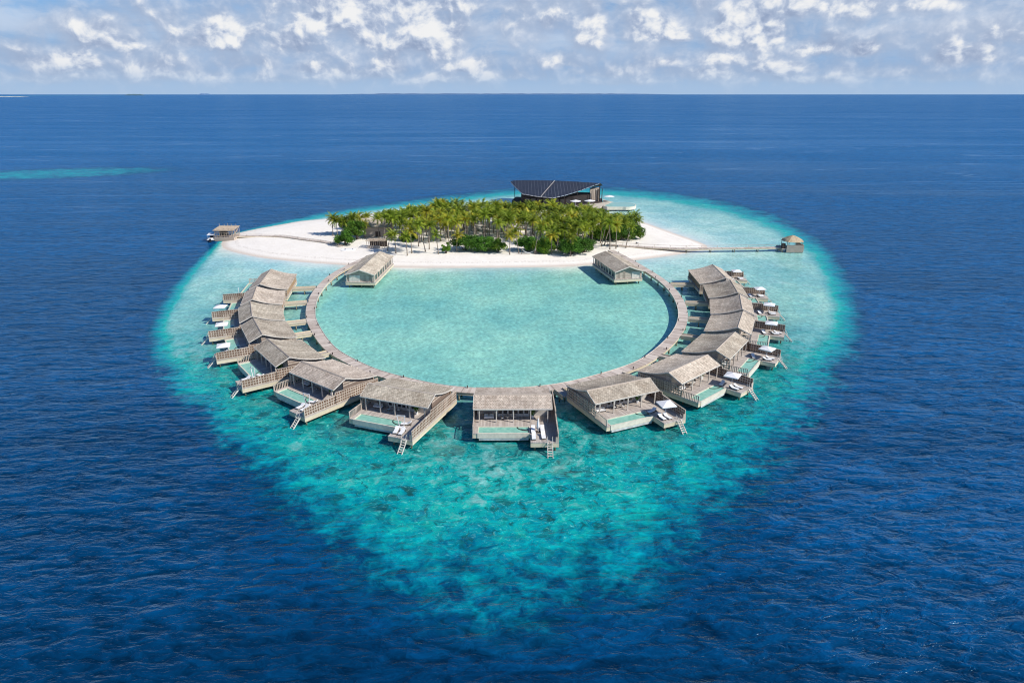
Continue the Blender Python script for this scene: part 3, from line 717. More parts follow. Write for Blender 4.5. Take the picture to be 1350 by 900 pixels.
VDESC = {8:'the front-centre villa', 7:'the first villa left of the front-centre one', 6:'the second villa left of the front-centre one', 5:'the third villa left of front centre',
 4:'the fourth villa left of front centre', 3:'the fifth villa left of front centre', 2:'the sixth villa left of front centre', 1:'the last villa up the left side',
 9:'the first villa right of the front-centre one', 10:'the second villa right of the front-centre one', 11:'the third villa right of front centre', 12:'the fourth villa right of front centre',
 13:'the fifth villa right of front centre', 14:'the sixth villa right of front centre', 15:'the last villa up the right side'}
VLAB = {8:'timber overwater villa facing straight out from the ring, pool parallel to the picture',
 7:'shingled overwater villa with slatted side screen, just left of the front-centre villa',
 6:'shingled overwater villa second to the left of the front-centre one, white frame by pool',
 5:'overwater villa third to the left of the front-centre one, long lattice side screen',
 4:'overwater villa fourth to the left of the front-centre one, shaded pool and latticed gable',
 3:'overwater villa fifth to the left of the front-centre one, level with widest left bend',
 2:'overwater villa sixth to the left of front centre, next to last up the side',
 1:'widest shingled villa at the top of the left row, nearest the beach',
 9:'shingled overwater villa just right of the front-centre one, sunny veranda and open parasol',
 10:'overwater villa second to the right of the front-centre one, picket screen along its pool',
 11:'overwater villa third to the right of the front-centre one, gable end showing sideways',
 12:'overwater villa fourth to the right of the front-centre one, small pool glimpsed past roof',
 13:'overwater villa fifth to the right of the front-centre one, in the stacked right row',
 14:'overwater villa sixth to the right of front centre, next to last up the side',
 15:'widest shingled villa at the top of the right row, nearest the beach'}
proto = make_villa(6.95, ''); rowv = make_villa(6.6, 'row'); wide1 = make_villa(8.8, 'row'); wide15 = make_villa(8.2, 'row'); rused = False
first = True
VO = {}
wv = {}
for k, (x, y, a, W) in VP.items():
    if k == 1: v = wide1
    elif k == 15: v = wide15
    elif k in (2,3,4,12,13,14):
        v = copy_tree(rowv) if rused else rowv; rused = True
    else:
        v = proto if first else copy_tree(proto); first = False
    v.location = (x, y, 0); v.rotation_euler = (0, 0, R(a))
    tag(v, VLAB[k], 'villa', 'overwater villas around the ring walkway'); VO[k] = v
def VW(k, lx, ly, z=0.):
    x, y, a, W = VP[k]; c, s = math.cos(R(a)), math.sin(R(a)); return (x+lx*c-ly*s, y+lx*s+ly*c, z)

# entrance bridges from ring to villas
for k, lx in {1:-.2,2:-1.5,3:2.5,4:-1.4,5:-1.2,6:-4.,7:-6.,9:-6.9,10:-6.6,11:-6.4,12:-5.5,13:-4.8,14:-4.5,15:-.8}.items():
    x, y, a, W = VP[k]; p0 = np.array(VW(k, lx, 7.32)[:2]); dr = np.array([-math.sin(R(a)), math.cos(R(a))])
    # stop at the ring's outer edge
    dmin = 0
    for t in np.arange(0, 16, .05):
        q_ = p0+dr*t; dd = np.hypot(*(P-q_).T).min()
        if dd < 2.62: dmin = t; break
    if dmin < .25: continue
    br = thing('entrance_bridge', 'short timber footbridge joining the ring walkway to '+VDESC[k], 'footbridge', (*p0, 0), R(a), 'short footbridges from the ring to the villas')
    t = MB(); t.box(-.95, .95, 0, dmin-.05, DZ-.2, DZ-.01); t.build('deck', M['deck'], br)
    t = MB(); t.box(-.9,-.75,.01,dmin-.06,DZ-.7,DZ-.201); t.box(.75,.9,.01,dmin-.06,DZ-.7,DZ-.201); t.build('edge_beam', M['fascia'], br)
    t = MB(); t.box(-.94,-.86,0,dmin-.05,DZ-.009,DZ+.3); t.box(.86,.94,0,dmin-.05,DZ-.009,DZ+.3); t.build('kerb_rail', M['fascia'], br)
    if dmin > 1.5:
        for xx in (-.6,.6):
            t = MB(); t.tube([(xx,dmin*.5,-1),(xx,dmin*.5,DZ-.25)], .15, 7); t.build('pile', M['pile'], br)

# ---------------------------------------------------------------- deck furniture
def make_lounger():
    r = thing('sun_lounger', '', 'sun lounger')
    b = MB(); b.box(-.36,.36,-.95,.95,.16,.24)
    for sx in (-.3,.3):
        for sy in (-.85,.85): b.box(sx-.05,sx+.05,sy-.05,sy+.05,0,.16)
    b.build('frame', M['wicker'], r)
    c = MB(); c.box(-.34,.34,-.93,.25,.241,.36); c.add([(-.34,.26,.241),(.34,.26,.241),(.34,.92,.62),(-.34,.92,.62),(-.34,.2,.36),(.34,.2,.36),(.34,.86,.74),(-.34,.86,.74)],
        [(3,2,1,0),(4,5,6,7),(0,1,5,4),(1,2,6,5),(2,3,7,6),(3,0,4,7)])
    c.build('cushion', M['cloth'], r); return r
def make_umbrella():
    r = thing('parasol', '', 'parasol')
    b = MB(); b.box(-.35,.35,-.35,.35,0,.1); b.build('base', M['dark_wood'], r)
    b = MB(); b.tube([(0,0,.1),(0,0,2.75)], .045, 8); b.build('pole', M['white'], r)
    c = MB(); w = 1.4; c.add([(-w,-w,2.35),(w,-w,2.35),(w,w,2.35),(-w,w,2.35),(0,0,2.8),(-w,-w,2.17),(w,-w,2.17),(w,w,2.17),(-w,w,2.17)],
        [(0,1,4),(1,2,4),(2,3,4),(3,0,4),(5,6,1,0),(6,7,2,1),(7,8,3,2),(8,5,0,3)])
    c.build('canopy', M['cloth'], r, recalc=False); return r
def make_closed():
    r = thing('closed_parasol', '', 'parasol')
    b = MB(); b.box(-.35,.35,-.35,.35,0,.1); b.build('base', M['dark_wood'], r)
    b = MB(); b.tube([(0,0,.1),(0,0,.9)], .045, 8); b.build('pole', M['white'], r)
    c = MB(); c.tube([(0,0,.85),(0,0,1.1),(0,0,1.7),(0,0,2.5),(0,0,2.75)], [.22,.27,.2,.1,.02], 9); c.build('canopy', M['cloth'], r); return r
def make_frame():
    r = thing('folded_parasol', '', 'parasol')
    b = MB(); b.beam((-.75,0,2.3),(.75,0,2.3),.1); b.beam((-.72,0,2.25),(-.3,0,0),.11); b.beam((.72,0,2.25),(.4,0,0),.11)
    b.build('frame', M['white'], r)
    b = MB(); b.box(-.5,.55,-.3,.3,0,.12); b.build('base', M['cloth'], r); return r
def make_sofa():
    r = thing('sofa', '', 'sofa')
    b = MB(); b.box(-.95,.95,-.4,.4,.05,.28); b.box(-.95,.95,.28,.42,.281,.8); b.build('frame', M['wicker'], r)
    b = MB(); b.box(-.9,-.02,-.44,.25,.29,.48); b.box(.02,.9,-.44,.25,.29,.48); b.build('seat_cushion', M['cloth'], r)
    b = MB(); b.box(-.85,-.1,.1,.27,.49,.85); b.box(.1,.85,.1,.27,.49,.85); b.build('back_cushion', M['drape'], r); return r
def make_table():
    r = thing('dining_table', '', 'table')
    b = MB(); b.tube([(0,0,.70),(0,0,.75)], .6, 14); b.build('tabletop', M['post'], r)
    b = MB(); b.tube([(0,0,0),(0,0,.04),(0,0,.08),(0,0,.69)], [.35,.35,.07,.06], 10); b.build('pedestal', M['post'], r); return r
def make_chair():
    r = thing('dining_chair', '', 'chair')
    b = MB(); b.box(-.24,.24,-.24,.24,.42,.48); b.build('seat', M['cloth'], r)
    b = MB(); b.box(-.24,.24,.2,.26,.481,.9); b.build('backrest', M['wicker'], r)
    for sx in (-.2,.2):
        for sy in (-.2,.2): b = MB(); b.box(sx-.025,sx+.025,sy-.025,sy+.025,0,.42); b.build('leg', M['wicker'], r)
    return r
def leafcloud(mb, centre, rad, n, size, seed, squash=.8, shell=.45):
    rr = random.Random(seed)
    for _ in range(n):
        d = Vector((rr.gauss(0,1), rr.gauss(0,1), rr.gauss(0,1))).normalized()*(rr.uniform(shell, 1.05))
        c = Vector(centre)+Vector((d.x*rad, d.y*rad, d.z*rad*squash))
        a = Vector((rr.gauss(0,1), rr.gauss(0,1), rr.gauss(0,1)*.6)).normalized(); u = a.cross(Vector((rr.gauss(0,1),rr.gauss(0,1),rr.gauss(0,1)))).normalized()
        s = size*rr.uniform(.6,1.3)
        mb.add([c-a*s, c+u*s*.55, c+a*s, c-u*s*.55], [(0,1,2,3)])
def make_plant():
    r = thing('potted_plant', '', 'plant')
    b = MB(); b.tube([(0,0,0),(0,0,.5)], [.2,.28], 10); b.build('pot', M['white'], r)
    b = MB(); b.tube([(0,0,.5),(.05,0,1.)], .03, 5); b.build('stem', M['bark'], r)
    b = MB(); leafcloud(b, (0,0,1.25), .55, 110, .16, 5, 1.1); b.build('foliage', M['leaf'], r, recalc=False); return r
mk = {'lounger':make_lounger,'umb':make_umbrella,'closed':make_closed,'frame':make_frame,'sofa':make_sofa,'table':make_table,'chair':make_chair,'plant':make_plant}
proto_f = {}
def place(kind, k, lx, ly, rz, label, group):
    o = proto_f[kind][0] if kind in proto_f and not proto_f[kind][1] else None
    if kind not in proto_f: o = mk[kind](); proto_f[kind] = o
    else: o = copy_tree(proto_f[kind])
    o.location = VW(k, lx, ly, DZ+.002); o.rotation_euler = (0,0,R(VP[k][2]+rz)); tag(o, label, None, group); return o
# lazily built prototypes
def place(kind, k, lx, ly, rz, label, group):
    if kind not in proto_f: o = proto_f[kind] = mk[kind]()
    else: o = copy_tree(proto_f[kind])
    o.location = VW(k, lx, ly, DZ+.002); o.rotation_euler = (0,0,R(VP[k][2]+rz)); return tag(o, label, None, group)
SHORT = {8:'front-centre villa',7:'first villa left of front centre',6:'second villa left of front centre',5:'third villa left of front centre',4:'fourth villa left of front centre',
 3:'fifth villa left of front centre',2:'sixth villa left of front centre',1:'topmost villa of the left row',9:'first villa right of front centre',10:'second villa right of front centre',
 11:'third villa right of front centre',12:'fourth villa right of front centre',13:'fifth villa right of front centre',14:'sixth villa right of front centre',15:'topmost villa of the right row'}
for k in range(1, 16):
    w = VP[k][3]-6.95; D_ = SHORT[k]; J = lambda q: rnd.uniform(-q, q)
    gl = 'white sun loungers on the villa decks'; gu = 'white parasols on the villa decks'
    if k in (9,10,11,12,13,14,15,4,3,2): place('umb', k, 5.2+w+J(.5), -7.6+J(.7), J(14), 'open white square parasol on the deck of the '+D_, gu)
    elif k == 8: place('closed', k, 4.35, -6.6, 0, 'closed white parasol between the loungers of the '+D_, gu)
    else: place('frame', k, 3.6+w, -6.7, 15, 'white trapezoid parasol frame beside the pool of the '+D_, gu)
    if k == 8: L_ = [(3.6,-6.1,0),(5.2,-6.1,0),(3.6,-8.5,0),(5.2,-8.5,0)]; nm = ['inner-left','inner-right','outer-left','outer-right']
    else: L_ = [(3.7+w,-8.3,8),(4.9+w,-8.5,8),(3.8+w,-5.4,-70)]; nm = ['seaward-left','seaward-right','inner']
    for (lx, ly, rz), q_ in zip(L_, nm): place('lounger', k, lx+J(.15), ly+J(.2), rz+J(9) if k != 8 else rz+J(3), q_+' white lounger on the deck of the '+D_, gl)
    if k >= 5 and k <= 12:
        place('sofa', k, -4.4+J(.4), -1.3+J(.1), J(6), 'white cushioned sofa on the veranda of the '+D_, 'white sofas on the verandas')
        place('table', k, -.9, -1.6, 0, 'round pale table on the veranda of the '+D_, 'round tables on the verandas')
        place('chair', k, -1.9+J(.2), -1.6+J(.3), 90+J(25), 'chair left of the table on the '+D_, 'veranda chairs'); place('chair', k, .1+J(.2), -1.6+J(.3), -90+J(25), 'chair right of the table on the '+D_, 'veranda chairs')
        place('plant', k, 3.6, -1.1, 0, 'bushy green potted plant on the veranda of the '+D_, 'potted plants on the verandas')

# ------------------------------------------------------------------ pavilions at both ends of the ring
def pavilion(p, q, label, side):
    """ridge from near point p to far point q; side=+1 when the lagoon lies to the right"""
    p = Vector((*p,0)); q = Vector((*q,0)); d = (q-p); L = d.length; ang = math.atan2(d.y, d.x)-math.pi/2
    r = thing('pavilion', label, 'pavilion', (p.x, p.y, 0), ang)
    s = side                                     # local: y along ridge, x across; lagoon at x*s>0
    def X(a, b_): return (min(a*s,b_*s), max(a*s,b_*s))
    b = MB(); b.box(*X(-4.8,4.7), .5, L-.4, DZ-.2, DZ+.002); b.build('platform', M['deck'], r)
    b = MB(); b.box(*X(-4.7,4.6), .55, .75, DZ-.95, DZ-.201); b.box(*X(4.45,4.62), .751, L-.45, DZ-.95, DZ-.201); b.box(*X(-4.7,-4.5), .751, L-.45, DZ-.95, DZ-.201); b.build('fascia', M['fascia'], r)
    prof = [(-4.9,4.35),(-2.5,5.0),(0,6.0),(2.4,5.2),(4.7,4.4)]; prof = sorted([(x*s, z) for x, z in prof])
    rf = MB(); n = len(prof)
    vs = []
    for y in (0, L): vs += [(x,y,z) for x,z in prof]+[(x,y,z-.16) for x,z in prof]
    fs = []
    for i in range(n-1): fs += [(i,i+1,2*n+i+1,2*n+i),(n+i,n+i+1,3*n+i+1,3*n+i),(i,i+1,n+i+1,n+i),(2*n+i,2*n+i+1,3*n+i+1,3*n+i)]
    fs += [(0,n,3*n,2*n),(n-1,2*n-1,4*n-1,3*n-1)]
    rf.add(vs, fs); ro = rf.build('roof', M['roof'], r)
    t = MB()
    for y0 in (-.09, L+.002):
        vs = []
        for y in (y0, y0+.088): vs += [(x,y,z+.05) for x,z in prof]+[(x,y,z-.25) for x,z in prof]
        t.add(vs, fs)
    t.build('barge_board', M['trim'], ro)
    w = MB(); wall = [(x*.9, z-.22) for x, z in prof]
    for y in (1.0, L-1.6):
        vs = []
        for yy in (y, y+.15): vs += [(x,yy,z) for x,z in wall]+[(x,yy,DZ+.003) for x,z in wall]
        w.add(vs, fs)
    w.box(*X(-4.4,-4.25), 1.151, L-1.61, DZ+.003, 4.15)
    w.build('wall', M['wall'], r)
    # lagoon side: piers with openings between
    nn = 7; step = (L-4.2)/nn
    sw = MB(); sw.box(*X(4.15,4.3), 1.152, L-1.61, 4.0, 4.3); sw.box(*X(4.15,4.3), 1.152, L-1.61, DZ+.003, DZ+.35)
    for i in range(nn+1): sw.box(*X(4.12,4.34), 1.152+step*i, 1.152+step*i+.8, DZ+.36, 3.99)
    sw.build('pier_wall', M['fence'], r)
    for i in range(nn):
        g = MB(); g.box(*X(4.19,4.25), 1.152+step*i+.81, 1.152+step*(i+1)-.01, DZ+.36, 3.98); g.build('window', M['glass'], r)
    pn = MB(); pn.box(*X(-3.6,-.2) if s > 0 else X(-3.9,-1.2), .86, .99, DZ+.01, DZ+2.1); pn.build('sliding_door', M['trim'], r)
    for i, (a, c) in enumerate(((.9,1.7),(2.6,3.4))):
        g = MB()
        for zz in np.arange(DZ+.3, DZ+2., .28): g.box(*X(a, c), .93, .995, zz, zz+.1)
        g.build('louvre', M['fence'], r)
    for y in (.2, L-.3):
        for x in (-4.3, 4.3):
            g = MB(); g.box(x-.09, x+.09, y+.3 if y < 1 else y-.3, (y+.3 if y < 1 else y-.3)+.18, DZ+.003, 4.25); g.build('post', M['post'], r)
    for y in (1.2, 8, 15, L-2):
        for x in (-3.8, 0, 3.8):
            g = MB(); g.tube([(x,y,-1),(x,y,DZ-.25)], .2, 7); g.build('pile', M['pile'], r)
    return r
pavilion((-46.7,203.2), (-45.0,228.8), 'long shingled pavilion over the lagoon at the left end of the ring', 1)
pavilion((36.6,207.3), (31.9,229.3), 'long shingled pavilion over the lagoon at the right end of the ring', -1)

# ------------------------------------------------------------------ jetties, huts, boat
def jetty(px, label, w, zs):
    Pj = np.array([G(a, b_, 1.2) for a, b_ in px]); Pj, s = resample(smoothline(catmull(Pj), 3), 1.5)
    r = thing('jetty', label, 'jetty', (float(Pj[0][0]), float(Pj[0][1]), 0))
    mb, al, N = ribbon(Pj, s, -w/2, w/2, zs, .16); o = mb.build('deck', M['ringdeck']); addattr(o, al); childloc(o, r)
    for sg in (-1, 1):
        mb, al, N = ribbon(Pj, s, sg*(w/2-.2), sg*(w/2-.05), zs-.162, .35); childloc(mb.build('edge_beam', M['fascia']), r)
    mb, al, N = ribbon(Pj, s, w/2-.1, w/2-.02, zs+.8, .08); childloc(mb.build('handrail', M['fence']), r)
    for i in range(0, len(Pj), 2):
        a = Pj[i]+N[i]*(w/2-.06); mb = MB(); mb.box(a[0]-.05,a[0]+.05,a[1]-.05,a[1]+.05,zs+.002,zs+.72)
        if i % 4 == 0: childloc(mb.build('rail_post', M['fence']), r)
    for i in range(2, len(Pj)-1, 6):
        for sg in (-1, 1):
            a = Pj[i]+N[i]*sg*(w/2-.3); mb = MB(); mb.tube([(a[0],a[1],-1),(a[0],a[1],zs-.17)], .17, 6); childloc(mb.build('pile', M['pile']), r)
    return r
jetty([(450,325),(433,320.5),(400,316),(373,312.5),(340,311.5),(311,312)], 'narrow timber jetty crossing the left sand spit to the arrival hut', 2.2, 1.55)
jetty([(800,323),(826,325),(850,326.5),(900,328.5),(950,328),(1000,327.5),(1029,327)], 'narrow timber jetty reaching right from the palms to the thatched hut', 2.2, 1.55)

def hut_left():
    x, y = -116.6, 277.6; r = thing('arrival_hut', 'driftwood framed arrival hut at the end of the left jetty', 'hut', (x, y, 0))
    b = MB(); b.box(-4,4,-3.4,3.6,1.3,1.5); b.build('platform', M['deck'], r)
    b = MB(); b.box(-4,4,-3.55,-3.4,.15,1.5); b.box(3.9,4.0,-3.39,3.5,.15,1.29); b.box(-4.0,-3.9,-3.39,3.5,.15,1.29); b.build('skirt', M['fence'], r)
    rr = random.Random(3)
    for i in range(9):
        xx = -3.8+i*.95
        for yy in (-3.1, 3.2):
            b = MB(); b.tube([(xx+rr.uniform(-.1,.1),yy,1.5),(xx+rr.uniform(-.25,.25),yy+rr.uniform(-.15,.15),4.3+rr.uniform(-.2,1.)+(1. if yy > 0 else 0))], [.11,.08], 6); b.build('post', M['driftwood'], r)
    for i in range(4):
        yy = -1.9+i*1.3
        for xx in (-3.8, 3.8):
            b = MB(); b.tube([(xx,yy,1.5),(xx+rr.uniform(-.2,.2),yy,4.9)], [.1,.08], 6); b.build('post', M['driftwood'], r)
    b = MB()
    for zz in (2.2, 3.3, 4.1): b.beam((-3.9,-3.2,zz),(3.9,-3.2,zz+.1),.1,.14)
    b.beam((-2,-3.25,1.6),(3.5,-3.25,4.2),.12); b.beam((3.9,-3,2.6),(3.9,3.2,4.6),.1); b.build('brace', M['driftwood'], r)
    b = MB()
    for i in range(26):
        xx = -4.2+i*.33; b.tube([(xx,-3.7,4.35+rr.uniform(-.06,.06)),(xx,0,4.75),(xx+.1,3.7,5.0)], .12, 5)
    b.build('roof', M['driftwood'], r)
    b = MB(); b.box(-3.5,-1,.6,3.1,1.502,3.6); b.build('store_room', M['dark_wood'], r)
def hut_right():
    x, y = 106.2, 256.2; r = thing('thatched_hut', 'small thatched hut on a timber platform at the end of the right jetty', 'hut', (x, y, 0))
    b = MB(); b.box(-4.6,3.4,-3.2,3.4,1.3,1.5); b.build('platform', M['deck'], r)
    b = MB(); b.box(-3.0,3.4,-3.35,-3.2,.15,3.0); 
    for zz in np.arange(.3, 3., .36): b.box(-3.0,3.4,-3.42,-3.352,zz,zz+.2)
    b.box(3.25,3.4,-3.19,3.4,.15,3.0); b.box(-4.6,-4.5,-3.2,3.4,.3,1.29); b.build('screen_wall', M['wall'], r)
    for xx in (-2.7,.2,3.0):
        for yy in (-2.8,2.9):
            b = MB(); b.tube([(xx,yy,1.5),(xx,yy,4.6)], .12, 6); b.build('post', M['driftwood'], r)
    b = MB(); n = 14; rings = [(4.1,3.9,4.0),(3.2,3.1,4.75),(1.9,1.9,5.4),(.35,.4,6.0)]; vs = []
    for ax, ay, z in rings:
        for i in range(n):
            t = 2*math.pi*i/n; k = (abs(math.cos(t))**4+abs(math.sin(t))**4)**(-.25); vs.append((.1+ax*k*math.cos(t)*.92, ay*k*math.sin(t)*.9, z+.06*math.sin(i*5)))
    fs = [(j*n+i, j*n+(i+1)%n, (j+1)*n+(i+1)%n, (j+1)*n+i) for j in range(3) for i in range(n)]+[tuple(range(3*n,4*n)), tuple(range(n-1,-1,-1))]
    b.add(vs, fs); b.build('roof', M['thatch'], r)
    b = MB(); b.box(-4.3,-3.2,-2.5,-1.0,1.502,3.3); b.build('changing_screen', M['dark_wood'], r)
    for k_, xx in enumerate((-1.4,.1)):
        o = copy_tree(proto_f['lounger']); o.location = (x+xx, y-1.6, 1.502); o.rotation_euler = (0,0,R(180))
        tag(o, ['left','right'][k_]+' of two white loungers on the thatched hut platform', None, 'loungers on the thatched hut')
    for xx in (-4,-1,3):
        for yy in (-2.6,2.8): b = MB(); b.tube([(xx,yy,-1),(xx,yy,1.3)], .18, 6); b.build('pile', M['pile'], r)
hut_left(); hut_right()

def boat(x, y, rz):
    r = thing('motorboat', 'white motorboat with a flat canopy moored beside the arrival hut', 'boat', (x, y, 0), rz)
    secs = [(-3.6,1.25,.75),(-1.5,1.4,.75),(1,1.35,.8),(2.8,.85,.95),(3.9,.06,1.15)]
    b = MB(); vs = []
    for yy, hw, h in secs: vs += [(-hw,yy,h),(-hw*.75,yy,-.1),(0,yy,-.35),(hw*.75,yy,-.1),(hw,yy,h)]
    fs = [(i*5+k, i*5+k+1, i*5+6+k, i*5+5+k) for i in range(4) for k in range(4)]+[(0,1,2,3,4),(20,21,22,23,24)]
    b.add(vs, fs); b.build('hull', M['navy'], r)
    b = MB(); vs = [];
    for yy, hw, h in secs: vs += [(-hw-.05,yy,h-.12),(-hw-.05,yy,h+.1),(hw+.05,yy,h+.1),(hw+.05,yy,h-.12)]
    fs = [(i*4+k, i*4+(k+1)%4, i*4+4+(k+1)%4, i*4+4+k) for i in range(4) for k in range(4)]+[(0,1,2,3),(16,17,18,19)]
    b.add(vs, fs); b.build('deck', M['white'], r)
    b = MB(); b.box(-1.3,1.3,-2.7,1.5,2.5,2.66); b.build('canopy', M['white'], r)
    for xx in (-1.15,1.15):
        for yy in (-2.5,1.3): b = MB(); b.tube([(xx,yy,.8),(xx,yy,2.5)], .05, 6); b.build('canopy_post', M['steel'], r)
    b = MB(); b.box(-.8,.8,.6,1.2,.86,1.7); b.build('console', M['dark'], r)
    b = MB(); b.box(-.9,.9,-2.4,-1.6,.86,1.3); b.build('bench', M['cloth'], r)
    b = MB(); b.box(-.3,.3,-4.1,-3.62,-.2,1.3); b.build('outboard_motor', M['dark'], r)
boat(-122.6, 276.5, R(12))

# ------------------------------------------------------------------ solar-roofed restaurant
def restaurant():
    r = thing('restaurant', 'large dark building with a sweeping solar panel roof on the far shore', 'building', (24, 372, 0))
    o0 = Vector((24,372,0)); fl = 2.2
    RG = [(1.0,381,11.4),(10,378.2,11.9),(23,374.4,12.1),(36,370.3,12.0),(46.3,367,11.7)]
    LO = [(-.6,376.,9.6),(5.4,360.5,7.0),(13.5,355.,6.4),(21.,352.,6.2),(31.5,358.,7.6)]
    # front slope: stepped panels between lower edge and ridge
    def lerp(P_, t):
        x = t*(len(P_)-1); i = min(int(x), len(P_)-2); f = x-i; return Vector(P_[i]).lerp(Vector(P_[i+1]), f)
    top = MB(); vs = []
    front = [Vector(p) for p in [(-.8,380.5,10.6),(1.5,372,9.2),(5.4,360.5,7.0),(13.5,355.,6.4),(21.,352.,6.2),(27,355,7.0),(34,359.5,8.4),(41,363.6,10.3),(46.3,366.5,11.6)]]
    ridge = [Vector(p) for p in [(-.6,381.3,10.9),(1.0,381,11.4),(5.5,379.6,11.7),(14,377,12.0),(22.5,374.5,12.1),(28.5,372.6,12.1),(35,370.6,12.),(41.5,368.5,11.8),(46.6,367,11.75)]]
    nseg = 8
    for a, b_ in zip(front, ridge):
        for k in range(nseg+1): vs.append(a.lerp(b_, k/nseg)-o0)
    m_ = nseg+1; fs = [(i*m_+k, (i+1)*m_+k, (i+1)*m_+k+1, i*m_+k+1) for i in range(len(front)-1) for k in range(nseg)]
    base = len(vs); vs2 = vs+[v-Vector((0,0,.3)) for v in vs]
    fs2 = fs+[tuple(base+i for i in f[::-1]) for f in fs]
    for i in range(len(front)-1):
        fs2.append((i*m_, base+i*m_, base+(i+1)*m_, (i+1)*m_)); fs2.append((i*m_+nseg, (i+1)*m_+nseg, base+(i+1)*m_+nseg, base+i*m_+nseg))
    top.add(vs2, fs2); ro = top.build('roof', M['solar'], r)
    bk = MB(); vs = []
    for b_ in ridge: vs += [b_-o0+Vector((0,.15,-.05)), b_-o0+Vector((2.6,9,-3.6 if b_.x < 44 else -2.4))]
    bk.add(vs, [(2*i,2*i+1,2*i+3,2*i+2) for i in range(len(ridge)-1)]); bk.build('back_roof', M['solarwood'], r)
    # pale flashing dividing the roof
    a = Vector((14.8,354.4,6.55))-o0; b_ = Vector((23.,374.3,12.25))-o0
    t = MB(); t.beam(a, b_, .2, .1); t.build('roof_walkway', M['trim'], ro)
    for p0, p1 in zip(front, front[1:]):                      # saw-toothed pale edge
        t = MB(); n = max(1, int((p1-p0).length/2.2))
        for i in range(n):
            q0 = p0.lerp(p1, i/n)-o0; q1 = p0.lerp(p1, (i+.8)/n)-o0; t.beam(q0+Vector((0,-.15,-.05)), q1+Vector((0,-.15,-.05)), .22, .3)
        t.build('edge_trim', M['steel'], ro)
    t = MB(); t.prism([(-24,-1),(-20,-12),(-10,-18),(8,-18),(20,-10),(24,-7),(25,6),(-22,12)], 1.0, fl); t.build('platform', M['dark_wood'], r)
    t = MB(); t.prism([(-19,-11),(-9,-14),(8,-13.5),(14,-10),(17,-6),(19,2),(-19,8)], fl+.002, 5.9); t.build('wall', M['solarwood'], r)
    t = MB(); t.prism([(17.1,-5.9),(22.3,-4.6),(22.8,1),(19.1,2)], fl+.002, 8.6); t.build('lounge_wall', M['fence'], r)
    for i in range(11):
        x_ = -17+i*3.0; t = MB(); yb = -11.4-2.6*min(1,(i+1)/4) if i < 9 else -13.6+(i-8)*1.6
        t.box(x_, x_+2.2, yb-1.9, yb-1.8, fl+.1, fl+2.8); t.build('window', M['glass'], r)
    for p in front[1:]+ridge[-1:]:
        q_ = p-o0; t = MB(); t.box(q_.x-.16,q_.x+.16,q_.y+.3,q_.y+.62,fl,q_.z-.35); t.build('column', M['solarwood'], r)
    for (x_, y_) in ((19,-8.5),(21,-7),(22.5,-5.2),(25,-3)):
        t = MB(); t.box(x_-1-.18,x_-1+.18,y_-.18,y_+.18,1.6,8.6); t.build('column', M['solarwood'], r)
    # terraces
    te = MB(); te.prism([(-2,-21),(14,-21.5),(21,-22),(26,-14),(30,-6),(25.5,4),(24.2,-7.2),(20,-10.2),(8,-18.2),(-2,-18.2)], 1.1, 1.9); te.build('terrace', M['terrace'], r)
    pts = [(28,-9.5),(22.5,-20),(24.2,-24.5)]+[(34+6*math.cos(t), -16.5+8.5*math.sin(t)) for t in np.linspace(R(-110), R(75), 12)]
    po = MB(); po.prism(pts, .8, 2.3); pm = po.build('infinity_pool', M['cream'], r)
    c_ = np.mean(pts, axis=0); pp = [tuple(c_+(np.array(p)-c_)*.93) for p in pts]
    po = MB(); po.prism(pp, 2.302, 2.34); po.build('pool_water', M['pool'], pm)
    for x_, y_ in ((30,-14),(35,-20),(37,-12),(27,-18),(0,-15),(15,-17),(-15,-8),(18,-2)):
        t = MB(); t.tube([(x_,y_,-1),(x_,y_,1.0)], .35, 7); t.build('pile', M['pile'], r)
    for j, (px_, py_, lab) in enumerate(((8.5,-20.3,'leftmost'),(15.8,-19.5,'middle'),(27.8,-4,'rightmost'))):
        o = thing('terrace_parasol', lab+' wide white parasol on the terrace of the dark solar roofed building', 'parasol', (24+px_, 372+py_, 1.902), 0, 'terrace parasols')
        b = MB(); b.tube([(0,0,0),(0,0,3.)], .08, 6); b.build('pole', M['white'], o)
        b = MB(); n=8; w=2.9
        b.add([(w*math.cos(2*math.pi*i/n+.4), w*math.sin(2*math.pi*i/n+.4), 2.7) for i in range(n)]+[(0,0,3.4)], [(i,(i+1)%n,n) for i in range(n)]); b.build('canopy', M['cloth'], o, recalc=False)
restaurant()

